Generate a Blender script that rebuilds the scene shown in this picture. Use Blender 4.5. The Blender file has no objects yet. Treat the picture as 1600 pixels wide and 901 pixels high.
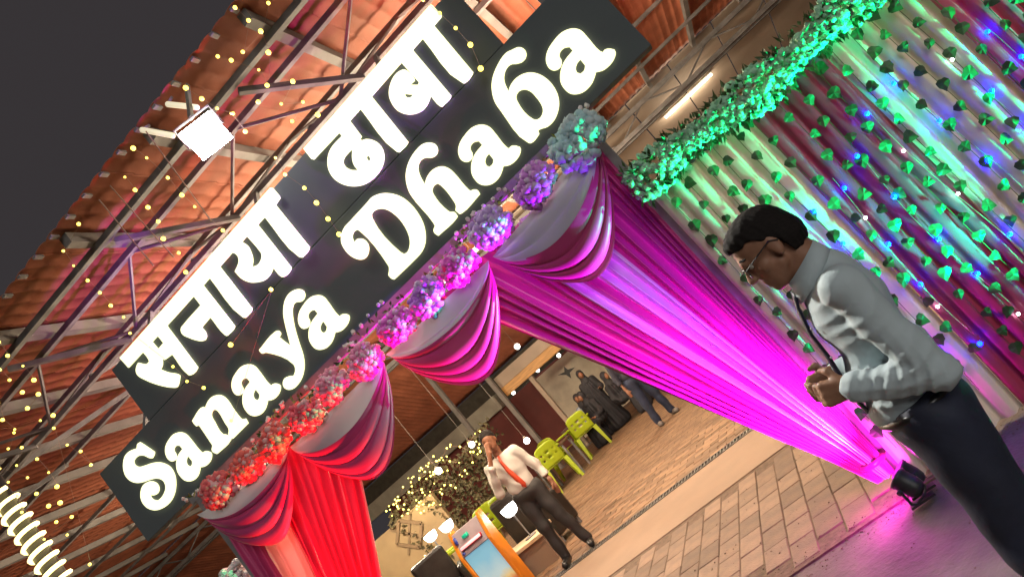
import bpy, bmesh, math, random
import numpy as np
from math import sin, cos, pi, radians, sqrt, atan2
from mathutils import Vector, Matrix

random.seed(7)
RNG = np.random.default_rng(7)
sc = bpy.context.scene
COL = sc.collection

# ------------------------------------------------------------------ camera
# world: X along the sign (right), Y into the restaurant, Z up, entrance plane Y = 0
FPX, ROLL, PITCH, YAW = 1120.0, radians(40.64), radians(8.32), radians(15.47)
CAM = np.array([0.258, -4.417, 1.66])
_R = np.array([cos(YAW), sin(YAW), 0.0]); _F0 = np.array([-sin(YAW), cos(YAW), 0.0])
_F = _F0 * cos(PITCH) + np.array([0, 0, sin(PITCH)]); _U = -_F0 * sin(PITCH) + np.array([0, 0, cos(PITCH)])
_IX = _R * cos(ROLL) - _U * sin(ROLL)        # picture right in the world
_IY = _R * sin(ROLL) + _U * cos(ROLL)        # picture up in the world
cam_data = bpy.data.cameras.new("camera"); cam = bpy.data.objects.new("camera", cam_data); COL.objects.link(cam)
cam_data.sensor_width = 36.0; cam_data.lens = FPX / 1600.0 * 36.0
cam_data.clip_start = 0.05; cam_data.clip_end = 2000
M3 = Matrix([[_IX[i], _IY[i], -_F[i]] for i in range(3)])
cam.matrix_world = Matrix.Translation(Vector(CAM)) @ M3.to_4x4()
sc.camera = cam

# ------------------------------------------------------------------ world: night sky over a lit street
world = bpy.data.worlds.new("World"); sc.world = world; world.use_nodes = True
wn = world.node_tree.nodes; wl = world.node_tree.links
bg = wn["Background"]
sky = wn.new("ShaderNodeTexSky"); sky.sky_type = 'NISHITA'; sky.sun_disc = False
sky.sun_elevation = radians(-6.0); sky.sun_rotation = radians(200)
mixw = wn.new("ShaderNodeMixRGB"); mixw.blend_type = 'ADD'; mixw.inputs[0].default_value = 1.0
mixw.inputs[2].default_value = (0.42, 0.37, 0.40, 1)
wl.new(sky.outputs[0], mixw.inputs[1]); wl.new(mixw.outputs[0], bg.inputs[0]); bg.inputs[1].default_value = 0.060
sun_d = bpy.data.lights.new("night_glow", 'SUN'); sun_d.energy = 0.60; sun_d.angle = radians(28); sun_d.color = (1.0, 0.96, 0.90)   # dim glow of the street behind the camera
sun = bpy.data.objects.new("night_glow", sun_d); COL.objects.link(sun); sun.location = (3, -8, 8)
sun.rotation_euler = Vector((-0.42, 0.78, -0.46)).to_track_quat('-Z', 'Y').to_euler()
vs = sc.view_settings
vs.view_transform = 'Standard'; vs.look = 'None'; vs.exposure = 0.60; vs.gamma = 1.0; vs.use_curve_mapping = False
sc.cycles.use_denoising = True
sc.cycles.max_bounces = 5; sc.cycles.diffuse_bounces = 3; sc.cycles.glossy_bounces = 2; sc.cycles.transmission_bounces = 3
sc.cycles.sample_clamp_indirect = 4.0; sc.cycles.sample_clamp_direct = 0.0
sc.cycles.caustics_reflective = False; sc.cycles.caustics_refractive = False
sc.render.filter_size = 1.5; sc.cycles.filter_width = 1.5

# ------------------------------------------------------------------ where a picture point meets a real plane
def ray(u, v):
    return ((u - 800) / FPX) * _IX - ((v - 450.5) / FPX) * _IY + _F
def onY(u, v, y):
    r = ray(u, v); return CAM + r * (y - CAM[1]) / r[1]
def onZ(u, v, z=0.0):
    r = ray(u, v); return CAM + r * (z - CAM[2]) / r[2]

# ------------------------------------------------------------------ objects and parts
def tag(o, label=None, cat=None, group=None, kind=None):
    if label: o["label"] = label
    if cat: o["category"] = cat
    if group: o["group"] = group
    if kind: o["kind"] = kind
    return o
def empty(name, loc, label, cat, group=None):
    o = bpy.data.objects.new(name, None); COL.objects.link(o); o.location = Vector(loc); o.empty_display_size = 0.05
    bpy.context.view_layer.update() if False else None
    return tag(o, label, cat, group)
def link(name, me, mat=None, parent=None, world_co=True):
    """mesh object; geometry given in world coordinates is kept where it is under a moved parent"""
    o = bpy.data.objects.new(name, me); COL.objects.link(o)
    if mat is not None:
        if isinstance(mat, (list, tuple)):
            if not me.materials:
                for m in mat: me.materials.append(m)
        elif not me.materials: me.materials.append(mat)
    if parent is not None:
        o.parent = parent
        if world_co:
            t = Vector((0, 0, 0)); p = parent
            while p is not None: t += p.location; p = p.parent
            o.location = -t
    return o

class MB:
    """collects simple solids in one mesh"""
    def __init__(s): s.v = []; s.f = []; s.mi = []
    def add(s, vs, fs, mi=0):
        b = len(s.v); s.v += [tuple(map(float, p)) for p in vs]; s.f += [tuple(b + i for i in f) for f in fs]; s.mi += [mi] * len(fs); return s
    def box(s, c, d, R=None, mi=0):
        c = np.array(c, float); h = np.array(d, float) / 2
        P = [np.array([x, y, z]) * h for x in (-1, 1) for y in (-1, 1) for z in (-1, 1)]
        if R is not None: P = [R @ p for p in P]
        return s.add([c + p for p in P], [(0, 1, 3, 2), (4, 6, 7, 5), (0, 4, 5, 1), (2, 3, 7, 6), (0, 2, 6, 4), (1, 5, 7, 3)], mi)
    def bbox(s, lo, hi, mi=0):
        lo = np.array(lo, float); hi = np.array(hi, float); return s.box((lo + hi) / 2, hi - lo, None, mi)
    def frame(s, a, b):
        d = np.array(b, float) - np.array(a, float); L = np.linalg.norm(d); d = d / L
        u = np.cross(d, [0, 0, 1.0])
        if np.linalg.norm(u) < 1e-3: u = np.cross(d, [0, 1.0, 0])
        u /= np.linalg.norm(u); w = np.cross(u, d); return d, u, w, L
    def bar(s, a, b, wu, wv, mi=0):
        d, u, w, L = s.frame(a, b); R = np.stack([d, u, w], 1)
        return s.box((np.array(a, float) + np.array(b, float)) / 2, (L, wu, wv), R, mi)
    def tube(s, pts, r, n=6, mi=0, caps=True, closed=False):
        pts = [np.array(p, float) for p in pts]; m = len(pts); rs = r if hasattr(r, '__len__') else [r] * m
        vs = []; pu = None
        for i, p in enumerate(pts):
            if closed: t = pts[(i + 1) % m] - pts[i - 1]
            else: t = pts[min(i + 1, m - 1)] - pts[max(i - 1, 0)]
            t = t / (np.linalg.norm(t) + 1e-9)
            if pu is None:
                u = np.cross(t, [0, 0, 1.0])
                if np.linalg.norm(u) < 1e-2: u = np.cross(t, [0, 1.0, 0])
            else: u = pu - t * (pu @ t)
            u /= np.linalg.norm(u) + 1e-9; pu = u; w = np.cross(t, u)
            vs += [p + rs[i] * (cos(2 * pi * k / n) * u + sin(2 * pi * k / n) * w) for k in range(n)]
        fs = []
        for i in range(m if closed else m - 1):
            j = (i + 1) % m
            for k in range(n): fs.append((i * n + k, i * n + (k + 1) % n, j * n + (k + 1) % n, j * n + k))
        if caps and not closed: fs += [tuple(range(n - 1, -1, -1)), tuple((m - 1) * n + k for k in range(n))]
        return s.add(vs, fs, mi)
    def lathe(s, c, prof, n=16, axis=(0, 0, 1), mi=0):
        c = np.array(c, float); a = np.array(axis, float); a /= np.linalg.norm(a)
        u = np.cross(a, [0, 1.0, 0.13]); u /= np.linalg.norm(u); w = np.cross(a, u)
        vs = [c + h * a + r * (cos(2 * pi * k / n) * u + sin(2 * pi * k / n) * w) for (r, h) in prof for k in range(n)]
        m = len(prof); fs = [(i * n + k, i * n + (k + 1) % n, (i + 1) * n + (k + 1) % n, (i + 1) * n + k) for i in range(m - 1) for k in range(n)]
        fs += [tuple(range(n - 1, -1, -1)), tuple((m - 1) * n + k for k in range(n))]
        return s.add(vs, fs, mi)
    def ball(s, c, r, n=8, m=5, mi=0):
        r = np.array(r if hasattr(r, '__len__') else (r, r, r), float); c = np.array(c, float)
        vs = [c + r * np.array([0, 0, 1.0])]
        for i in range(1, m):
            t = pi * i / m
            vs += [c + r * np.array([sin(t) * cos(2 * pi * k / n), sin(t) * sin(2 * pi * k / n), cos(t)]) for k in range(n)]
        vs.append(c - r * np.array([0, 0, 1.0])); fs = [(0, 1 + k, 1 + (k + 1) % n) for k in range(n)]
        for i in range(m - 2):
            for k in range(n): fs.append((1 + i * n + k, 1 + (i + 1) * n + k, 1 + (i + 1) * n + (k + 1) % n, 1 + i * n + (k + 1) % n))
        L = len(vs) - 1; b = 1 + (m - 2) * n
        fs += [(L, b + (k + 1) % n, b + k) for k in range(n)]
        return s.add(vs, fs, mi)
    def mesh(s, name, smooth=False):
        me = bpy.data.meshes.new(name); me.from_pydata(s.v, [], s.f)
        if any(s.mi): me.polygons.foreach_set("material_index", s.mi)
        if smooth: me.polygons.foreach_set("use_smooth", [True] * len(s.f))
        me.update(); return me
    def build(s, name, mat, parent=None, smooth=False, bevel=0):
        o = link(name, s.mesh(name, smooth), mat, parent)
        if bevel:
            md = o.modifiers.new("bevel", 'BEVEL'); md.width = bevel; md.segments = 2; md.limit_method = 'ANGLE'
        return o

# ------------------------------------------------------------------ materials
MATS = {}
def mat(name, col, rough=0.6, metal=0.0, var=0.0, vscale=6.0, bump=0.0, bscale=40.0, emit=None, estr=0.0, sheen=0.0, transl=0.0, spec=0.5, col2=None, objvar=0.0, wave=None, nosample=False, stretch=None):
    if name in MATS: return MATS[name]
    m = bpy.data.materials.new(name); m.use_nodes = True; nt = m.node_tree; N = nt.nodes; L = nt.links
    b = N["Principled BSDF"]; out = N["Material Output"]
    b.inputs["Base Color"].default_value = (*col, 1); b.inputs["Roughness"].default_value = rough; b.inputs["Metallic"].default_value = metal
    b.inputs["Specular IOR Level"].default_value = spec
    if sheen: b.inputs["Sheen Weight"].default_value = sheen
    tc = N.new("ShaderNodeTexCoord"); src = tc.outputs["Object"]
    if stretch:
        mp = N.new("ShaderNodeMapping"); mp.inputs["Scale"].default_value = stretch; L.new(src, mp.inputs[0]); src = mp.outputs[0]
    if var or col2:
        nz = N.new("ShaderNodeTexNoise"); nz.inputs["Scale"].default_value = vscale; nz.inputs["Detail"].default_value = 6; L.new(src, nz.inputs["Vector"])
        rp = N.new("ShaderNodeValToRGB"); c2 = col2 if col2 else tuple(c * (1 - var) for c in col); c1 = col if col2 else tuple(min(1, c * (1 + var)) for c in col)
        rp.color_ramp.elements[0].position = 0.32; rp.color_ramp.elements[1].position = 0.68
        rp.color_ramp.elements[0].color = (*c2, 1); rp.color_ramp.elements[1].color = (*c1, 1); L.new(nz.outputs[0], rp.inputs[0]); last = rp.outputs[0]
        if objvar:
            oi = N.new("ShaderNodeObjectInfo"); mr = N.new("ShaderNodeMapRange"); mr.inputs[3].default_value = 1 - objvar; mr.inputs[4].default_value = 1 + objvar
            L.new(oi.outputs["Random"], mr.inputs[0]); mx = N.new("ShaderNodeMixRGB"); mx.blend_type = 'MULTIPLY'; mx.inputs[0].default_value = 1
            L.new(last, mx.inputs[1]); L.new(mr.outputs[0], mx.inputs[2]); last = mx.outputs[0]
        L.new(last, b.inputs["Base Color"])
        ad = N.new("ShaderNodeMapRange"); ad.inputs[3].default_value = max(0.02, rough - 0.1); ad.inputs[4].default_value = min(1, rough + 0.12)
        L.new(nz.outputs[0], ad.inputs[0]); L.new(ad.outputs[0], b.inputs["Roughness"])
    if bump:
        n2 = N.new("ShaderNodeTexNoise"); n2.inputs["Scale"].default_value = bscale; n2.inputs["Detail"].default_value = 8; L.new(src, n2.inputs["Vector"])
        bp = N.new("ShaderNodeBump"); bp.inputs["Strength"].default_value = bump; bp.inputs["Distance"].default_value = 0.02; L.new(n2.outputs[0], bp.inputs["Height"]); L.new(bp.outputs[0], b.inputs["Normal"])
    if emit:
        b.inputs["Emission Color"].default_value = (*emit, 1); b.inputs["Emission Strength"].default_value = estr
    if transl:
        tr = N.new("ShaderNodeBsdfTranslucent"); ms = N.new("ShaderNodeMixShader"); ms.inputs[0].default_value = transl
        tr.inputs[0].default_value = (*col, 1)
        L.new(b.outputs[0], ms.inputs[1]); L.new(tr.outputs[0], ms.inputs[2]); L.new(ms.outputs[0], out.inputs[0])
    if nosample: m.cycles.emission_sampling = 'NONE'
    MATS[name] = m; return m

def light(name, kind, loc, energy, col, parent=None, radius=0.05, aim=None, spot=None, blend=0.6, size=None):
    d = bpy.data.lights.new(name, kind); d.energy = energy; d.color = col
    if kind in ('POINT', 'SPOT'): d.shadow_soft_size = radius
    if kind == 'SPOT': d.spot_size = radians(spot); d.spot_blend = blend
    if kind == 'AREA': d.shape = 'RECTANGLE'; d.size, d.size_y = size
    o = bpy.data.objects.new(name, d); COL.objects.link(o)
    p = Vector(loc)
    if aim is not None: o.rotation_euler = (Vector(aim) - p).to_track_quat('-Z', 'Y').to_euler()
    if parent is not None:
        o.parent = parent; t = Vector((0, 0, 0)); q = parent
        while q is not None: t += q.location; q = q.parent
        p = p - t
    o.location = p; return o

M_STEEL = mat("galvanised_steel", (0.19, 0.185, 0.185), 0.85, 0.0, var=0.3, vscale=5, bump=0.05, spec=0.25)
M_STEEL2 = mat("grey_painted_steel", (0.19, 0.18, 0.17), 0.8, 0.0, var=0.2, vscale=3, spec=0.25)
M_BLACK = mat("black_plastic", (0.018, 0.018, 0.02), 0.45, var=0.3)
M_BOARD = mat("dark_composite_panel", (0.095, 0.112, 0.118), 0.8, var=0.08, vscale=2, bump=0.02, bscale=200)
M_LETTER = mat("lit_acrylic", (0.9, 0.9, 0.8), 0.4, emit=(1.0, 1.0, 0.52), estr=1.05)
M_TILE = mat("terracotta_roof_sheet", (0.38, 0.125, 0.068), 0.55, var=0.25, vscale=1.6, bump=0.1, bscale=30)
M_BEIGE = mat("beige_plaster", (0.36, 0.29, 0.23), 0.8, var=0.15, vscale=1.2, bump=0.08)
M_WARMBULB = mat("warm_bulb", (1, .8, .3), 0.4, emit=(1.0, 0.78, 0.10), estr=2.6, nosample=True)
M_WHITEBULB = mat("white_bulb", (1, 1, 1), 0.4, emit=(1.0, 0.95, 0.85), estr=6.0, nosample=True)
M_WIRE = mat("clear_cable", (0.35, 0.22, 0.16), 0.4, var=0.2)
M_LEAF = mat("ivy_leaf", (0.035, 0.085, 0.028), 0.5, var=0.35, vscale=14, objvar=0.35)
M_LEAFDK = mat("dark_foliage", (0.05, 0.09, 0.025), 0.55, var=0.5, vscale=20)
M_GBLOOM = mat("green_light_tint_blossom", (0.34, 0.62, 0.42), 0.7, var=0.3, vscale=9)  # white garland blossom with part of the green light painted in
M_LEAFYL = mat("yellow_green_foliage", (0.22, 0.22, 0.04), 0.55, var=0.5, vscale=20)
M_BLOOM = mat("white_blossom", (0.72, 0.66, 0.66), 0.7, var=0.12, vscale=18)
M_BLOOMP = mat("pink_blossom", (0.74, 0.50, 0.52), 0.7, var=0.2, vscale=18)
M_FUCHSIA = mat("fuchsia_satin", (0.36, 0.02, 0.15), 0.32, var=0.06, vscale=3, sheen=0.1, transl=0.04)
M_MAROON = mat("maroon_satin", (0.40, 0.040, 0.15), 0.42, var=0.06, vscale=3, sheen=0.1, transl=0.04)
M_REDSAT = mat("red_satin", (0.48, 0.03, 0.09), 0.38, var=0.06, vscale=3, sheen=0.1, transl=0.04)
M_WHITESAT = mat("white_satin", (0.50, 0.44, 0.52), 0.32, var=0.05, vscale=3, sheen=0.1, transl=0.04)
M_GREYSAT = mat("silver_grey_satin", (0.46, 0.46, 0.51), 0.5, var=0.06, vscale=3, sheen=0.1, transl=0.1)
M_DRAPEW = mat("cream_drape", (0.62, 0.57, 0.49), 0.6, var=0.06, vscale=3, transl=0.15)
M_DRAPER = mat("wine_drape", (0.34, 0.04, 0.10), 0.5, var=0.08, vscale=3, transl=0.12)
M_PAVER = mat("paver_concrete", (0.25, 0.175, 0.125), 0.75, var=0.12, vscale=7, bump=0.35, bscale=60, objvar=0.30, col2=(0.16, 0.115, 0.088))
M_BRICK = mat("floor_brick", (0.29, 0.185, 0.105), 0.7, col2=(0.15, 0.09, 0.055), vscale=4.5, bump=0.25, bscale=50)
M_STRIP = mat("smooth_cement", (0.27, 0.19, 0.135), 0.7, var=0.1, vscale=2.5, bump=0.12, bscale=40)
M_GROUND = mat("street_concrete", (0.15, 0.125, 0.115), 0.8, col2=(0.07, 0.058, 0.055), vscale=3.2, bump=0.5, bscale=26)
M_JOINT = mat("joint_sand", (0.13, 0.092, 0.066), 0.95, var=0.3, vscale=20, bump=0.4)

# ================================================================== the setting: ground, paving, floor
g = MB(); g.add([(-300, -300, -0.02), (300, -300, -0.02), (300, 300, -0.02), (-300, 300, -0.02)], [(0, 1, 2, 3)])
tag(g.build("ground", M_GROUND), kind="structure")
g = MB(); g.bbox((-6.0, -0.14, -0.05), (0.30, 2.16, -0.008))
pav = tag(g.build("pavement", M_JOINT), kind="structure")
PX, PY = 0.19, 0.31
rp = random.Random(3)
pm = []
for k in range(6):
    b = MB(); ex = 0.5 * PX - 0.002 - rp.random() * 0.002; ey = 0.5 * PY - 0.002 - rp.random() * 0.003; c = 0.006
    lo = [(-ex, -ey), (ex, -ey), (ex, ey), (-ex, ey)]
    vs = [(x, y, -0.04) for x, y in lo] + [(x, y, -0.006) for x, y in lo] + [(x - c * np.sign(x), y - c * np.sign(y), 0.0 + rp.uniform(-.0015, .0015)) for x, y in lo]
    fs = [(4 + i, 8 + i, 8 + (i + 1) % 4, 4 + (i + 1) % 4)[::-1] for i in range(4)] + [(i, 4 + i, 4 + (i + 1) % 4, (i + 1) % 4)[::-1] for i in range(4)] + [(8, 9, 10, 11)]
    b.add(vs, fs); me = b.mesh("paver"); me.materials.append(M_PAVER); pm.append(me)
ncol = 24
for i in range(ncol):
    x = 0.2 - PX * (i + 0.5)
    for j in range(8):
        y = -0.10 + PY * (j + 0.5) - (0.5 * PY if i % 2 else 0)
        if y - PY / 2 < -0.20 or y + PY / 2 > 2.20: continue
        if y < 0.15 and rp.random() < 0.12: continue
        o = link("paver", rp.choice(pm), None, pav, world_co=False)
        o.location = (x, y, rp.uniform(-0.002, 0.003)); o.rotation_euler = (rp.uniform(-.008, .008), rp.uniform(-.008, .008), rp.uniform(-.012, .012))
# smooth cement apron between paving and drain, a steel drain grating, then the brick floor inside
g = MB(); g.bbox((-9, 2.16, -0.05), (1.2, 3.42, 0.004)); tag(g.build("cement_apron", M_STRIP, bevel=0.01), kind="structure")
M_DRAIN = mat("drain_steel", (0.16, 0.15, 0.14), 0.45, 0.5, var=0.4, vscale=12, bump=0.2)
g = MB(); g.bbox((-9, 3.42, -0.05), (1.2, 3.60, -0.01)); dr = tag(g.build("drain_channel", M_DRAIN), kind="structure")
gm = MB(); gm.bbox((-9, 3.425, -0.008), (1.2, 3.445, 0.010)); gm.bbox((-9, 3.575, -0.008), (1.2, 3.595, 0.010))
gm.build("grating_rail", M_DRAIN, dr)
gm = MB()
x = -6.0
while x < 1.1: gm.bbox((x, 3.447, -0.006), (x + 0.02, 3.573, 0.008)); x += 0.045
tag(gm.build("grating_bars", M_DRAIN, dr), kind="stuff")
g = MB(); g.bbox((-26, 3.60, -0.05), (6, 17.2, -0.008)); fl = tag(g.build("restaurant_floor", M_JOINT), kind="structure")
BX, BY = 0.24, 0.12
b = MB(); b.bbox((-BX / 2 + .004, -BY / 2 + .003, -0.03), (BX / 2 - .004, BY / 2 - .003, 0.0)); bm_ = b.mesh("floor_brick"); bm_.materials.append(mat("floor_brick_single", (0.30, 0.19, 0.105), 0.65, col2=(0.16, 0.095, 0.058), vscale=2.5, objvar=0.35, bump=0.2))
far = MB(); rb = random.Random(5); j = 0; y = 3.61 + BY / 2; ncount = 0
while y < 15.5:
    x = -11.0 + (BX / 2 if j % 2 else 0)
    while x < 0.5:
        dz = rb.uniform(-.003, .003)
        if y < 5.3 and -4.6 < x < -0.6 and ncount < 240:
            o = link("floor_brick", bm_, None, fl, world_co=False); o.location = (x, y, dz); ncount += 1
        else:
            ex, ey = BX / 2 - .004, BY / 2 - .003
            far.add([(x - ex, y - ey, dz), (x + ex, y - ey, dz), (x + ex, y + ey, dz), (x - ex, y + ey, dz)], [(0, 1, 2, 3)])
        x += BX
    y += BY; j += 1
tag(far.build("floor_bricks_beyond", M_BRICK, fl), kind="stuff")

# ================================================================== shed roof
Z_R, Y_E, Y_T = 5.36, 0.20, 11.6
roof = empty("shed_roof", (-7, Y_E, Z_R), "terracotta tile profile shed roof over the sign, fairy lights along its eave", "roof")
def tile_sheet(y0, y1, z0, z1, width=1.0, waves=6, pitch=0.34):
    nx = waves * 8; L = sqrt((y1 - y0) ** 2 + (z1 - z0) ** 2); n = int(L / pitch); V = []; Fc = []
    rows = []
    for k in range(n):
        for e in (0.0, 0.97): rows.append(((k + e) / n, -0.018 * (1 - e)))
    for t, dz in rows:
        for i in range(nx + 1):
            x = width * i / nx; w = abs(sin(pi * waves * i / nx)) ** 0.8
            V.append((x, y0 + (y1 - y0) * t, z0 + (z1 - z0) * t + dz + 0.018 * w))
    for r in range(len(rows) - 1):
        for i in range(nx):
            a = r * (nx + 1) + i; Fc.append((a, a + 1, a + nx + 2, a + nx + 1))
    me = bpy.data.meshes.new("roof_sheet"); me.from_pydata(V, [], Fc); me.polygons.foreach_set("use_smooth", [True] * len(Fc)); me.materials.append(M_TILE); return me
sheet = tile_sheet(0, Y_T - Y_E, 0, 0)
for k in range(26):
    o = link("roof_sheet", sheet, None, roof, world_co=False); o.location = (-20 + k + 7, 0, random.uniform(-.004, .004))
    md = o.modifiers.new("thick", 'SOLIDIFY'); md.thickness = 0.008; md.offset = 1
for x in (4.9, 3.6, 2.35, 1.15, -0.05, -1.25, -2.5, -3.74, -5.06, -6.4, -7.65, -8.85, -10.2, -11.45, -12.8, -14.1, -15.5, -17.0):
    MB().bbox((x - .045, Y_E + 0.08, Z_R - .14), (x + .045, Y_T, Z_R - .035)).build("rafter", M_STEEL2, roof)
for y in (0.55, 2.9, 5.1, 7.3, 9.5):
    MB().bbox((-19.5, y - .03, Z_R - .20), (5.5, y + .03, Z_R - .142)).build("purlin", M_STEEL, roof)
# clips along the scalloped eave
ev = MB(); x = -6.0
while x < 1.5:
    ev.bbox((x - .02, Y_E - .03, Z_R - .05), (x + .02, Y_E + .05, Z_R - .03)); x += 0.25
ev.build("eave_clips", M_STEEL2, roof)
# back slope of the roof, lower, then a beige lined ceiling to the right of it
roofb = empty("rear_roof_slope", (-16, Y_T, Z_R), "terracotta tiled roof slope falling away behind the rear truss", "roof")
YB, ZB = 17.0, 3.3
sheet2 = tile_sheet(0, YB - Y_T, 0, ZB - Z_R)
for k in range(20):
    o = link("roof_sheet", sheet2, None, roofb, world_co=False); o.location = (-25.5 + k + 16, 0.02, -0.01)
    md = o.modifiers.new("thick", 'SOLIDIFY'); md.thickness = 0.008; md.offset = 1
ceil = empty("lined_ceiling", (0, Y_T, Z_R), "plain beige lined ceiling panels sloping down behind the green garland", "ceiling")
sl = (ZB - Z_R) / (YB - Y_T)
for k in range(12):
    x0 = -5.48 + k * 1.2; m_ = MB(); y0, y1 = Y_T + .03, YB
    P = [(x0, y0, Z_R + sl * .03), (x0 + 1.17, y0, Z_R + sl * .03), (x0 + 1.17, y1, ZB), (x0, y1, ZB)]
    m_.add([(a, b_, c - .012) for a, b_, c in P] + [(a, b_, c + .02) for a, b_, c in P], [(3, 2, 1, 0), (4, 5, 6, 7), (0, 1, 5, 4), (1, 2, 6, 5), (2, 3, 7, 6), (3, 0, 4, 7)])
    m_.build("ceiling_panel", M_BEIGE, ceil)

def truss(name, label, chords, x0, x1, pitch, r=0.035, wr=0.018):
    t = empty(name, ((x0 + x1) / 2, chords[0][0], chords[0][1]), label, "roof truss")
    for (y, z) in chords: MB().bar((x0, y, z), (x1, y, z), r * 2, r * 2).build("chord", M_STEEL, t)
    nseg = int((x1 - x0) / pitch); pairs = [(0, 2), (1, 2)] if wr > .018 else [(0, 1), (0, 2)]
    for q, (i, j) in enumerate(pairs):
        for k in range(nseg):
            xa = x0 + pitch * k; xb = xa + pitch; a, b_ = (chords[i], chords[j]) if k % 2 == 0 else (chords[j], chords[i])
            MB().tube([(xa, a[0], a[1]), (xb, b_[0], b_[1])], wr, 5).build("web_bar", M_STEEL, t)
    return t
truss("front_truss", "grey steel lattice truss under the roof just behind the sign", [(0.92, 5.17), (1.75, 5.17), (1.33, 4.83)], -15, 5, 0.80, 0.027, 0.0185)
truss("rear_truss", "grey steel lattice truss at the far edge of the tiled roof", [(11.5, 5.12), (11.75, 4.72), (11.4, 4.72)], -19, 8, 0.9, 0.05, 0.022)
# raking braces that tie the front truss to the rafters
br = empty("roof_bracing", (-4, 2.2, 5.0), "raking grey steel braces between truss and rafters left of the sign", "roof bracing")
for x in (-13, -11, -9.0, -7.2, -5.4, -3.6, -1.8, 0.2):
    MB().bar((x, 1.33, 4.86), (x + 0.9, 2.9, 5.15), .05, .05).build("brace", M_STEEL, br)
    MB().bar((x, 0.60, 5.14), (x + 0.7, 1.33, 4.80), .05, .05).build("brace", M_STEEL, br)

# ================================================================== rear of the restaurant
bw = empty("rear_wall", (-8, 17.0, 0), "maroon panelled rear wall of the restaurant", "wall")
M_MARW = mat("maroon_paint", (0.16, 0.035, 0.03), 0.6, var=0.15, vscale=2, bump=0.05)
x = -14.0
while x < 8: MB().bbox((x, 17.0, 0), (x + 1.16, 17.12, 2.36)).build("wall_panel", M_MARW, bw); x += 1.18
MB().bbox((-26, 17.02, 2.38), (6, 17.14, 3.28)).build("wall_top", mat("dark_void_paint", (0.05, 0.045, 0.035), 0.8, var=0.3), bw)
beam = empty("rear_lintel_beam", (-9, 16.8, 2.4), "long pale grey lintel beam across the rear wall under the tiles", "beam")
MB().bbox((-24, 16.62, 2.30), (-8.3, 16.98, 2.78)).build("beam_body", mat("pale_grey_paint", (0.34, 0.33, 0.27), 0.6, var=0.15, vscale=3), beam, bevel=0.02)
wf = empty("wooden_lintel", (-4, 13.9, 2.4), "honey coloured timber lintel right of the pale grey beam", "beam")
MB().bbox((-6.85, 13.8, 2.36), (1.5, 14.0, 2.62)).build("timber", mat("honey_timber", (0.50, 0.27, 0.09), 0.5, var=0.25, vscale=3, stretch=(1, 8, 8)), wf, bevel=0.015)
MB().bbox((-6.85, 13.82, 2.625), (1.5, 13.98, 2.95)).build("top_board", M_BEIGE, wf)
posts = [(-8.15, 13.5, "grey steel post standing left of the timber lintel"), (-6.88, 13.6, "grey steel post at the left end of the timber lintel"), (-6.02, 13.9, "pale post below the timber lintel before the maroon wall")]
for (x, y, lb) in posts:
    t = empty("steel_post", (x, y, 0), lb, "post")
    top = Z_R + sl * (y - Y_T) - 0.03 if x < -6.5 else 2.35
    MB().bbox((x - .06, y - .06, 0.0), (x + .06, y + .06, top)).build("shaft", M_STEEL2 if x < -6.5 else M_BEIGE, t)
    MB().bbox((x - .13, y - .13, 0.0), (x + .13, y + .13, 0.02)).build("base_plate", M_STEEL, t)
ww = empty("white_partition", (-6.0, 16.4, 0), "white partition wall with a dark bird shaped emblem behind the women", "wall")
MB().bbox((-6.95, 16.40, 0), (-4.9, 16.50, 2.28)).build("panel", mat("warm_white_paint", (0.55, 0.50, 0.40), 0.7, var=0.1), ww)
e = MB(); cx, cz = -5.9, 1.82
e.add([(cx + a, 16.39, cz + c) for a, c in [(-.28, .12), (-.05, .06), (.05, .20), (.08, .05), (.30, -.04), (.06, -.06), (-.02, -.22), (-.07, -.04)]], [(0, 1, 7), (1, 2, 3), (3, 4, 5), (5, 6, 7), (1, 3, 5, 7)])
e.build("emblem", M_BLACK, ww)
# screen with a diamond lattice at the left, seen below the fairy lights
scn = empty("lattice_screen", (-8.9, 9.4, 0), "tan screen wall with a diamond relief left behind the red curtain", "screen")
M_TAN = mat("tan_plaster", (0.30, 0.22, 0.12), 0.75, var=0.15, vscale=2, bump=0.1)
MB().bbox((-10.4, 9.40, 0), (-7.9, 9.52, 1.72)).build("wall_panel", M_TAN, scn)
M_TAN2 = mat("brown_relief", (0.20, 0.14, 0.08), 0.7, var=0.2)
for s_ in (1, -1): MB().bar((-8.9 - .34 * s_, 9.385, 1.02), (-8.9 + .34 * s_, 9.385, 1.70), .02, .05).build("lattice_bar", M_TAN2, scn)
for (a, b_) in [((-9.3, 1.36), (-8.9, 1.72)), ((-8.9, 1.72), (-8.5, 1.36)), ((-8.5, 1.36), (-8.9, 1.0)), ((-8.9, 1.0), (-9.3, 1.36))]:
    MB().bar((a[0], 9.375, a[1]), (b_[0], 9.375, b_[1]), .03, .07).build("lattice_bar", M_TAN2, scn)

# ================================================================== sign
SY = 0.10    # front face of the board
sign = empty("sign_board", (-2, SY, 2.89), "dark stepped sign board with glowing white Hindi and English letters", "sign")
MB().bbox((-4.69, SY, 2.86), (0.68, SY + .10, 3.555)).build("lower_panel", M_BOARD, sign, bevel=0.006)
MB().bbox((-3.98, SY + .002, 3.556), (0.03, SY + .098, 4.085)).build("upper_panel", M_BOARD, sign, bevel=0.006)
for x in (-4.3, -2.6, -0.9, 0.4):
    MB().bbox((x - .03, SY + .102, 2.9), (x + .03, SY + .16, 4.05 if -3.9 < x < 0 else 3.5)).build("rear_upright", M_STEEL, sign)
    MB().bar((x, SY + .16, 3.5), (x, 1.3, 4.82), .04, .04).build("stay", M_STEEL, sign)

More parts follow.
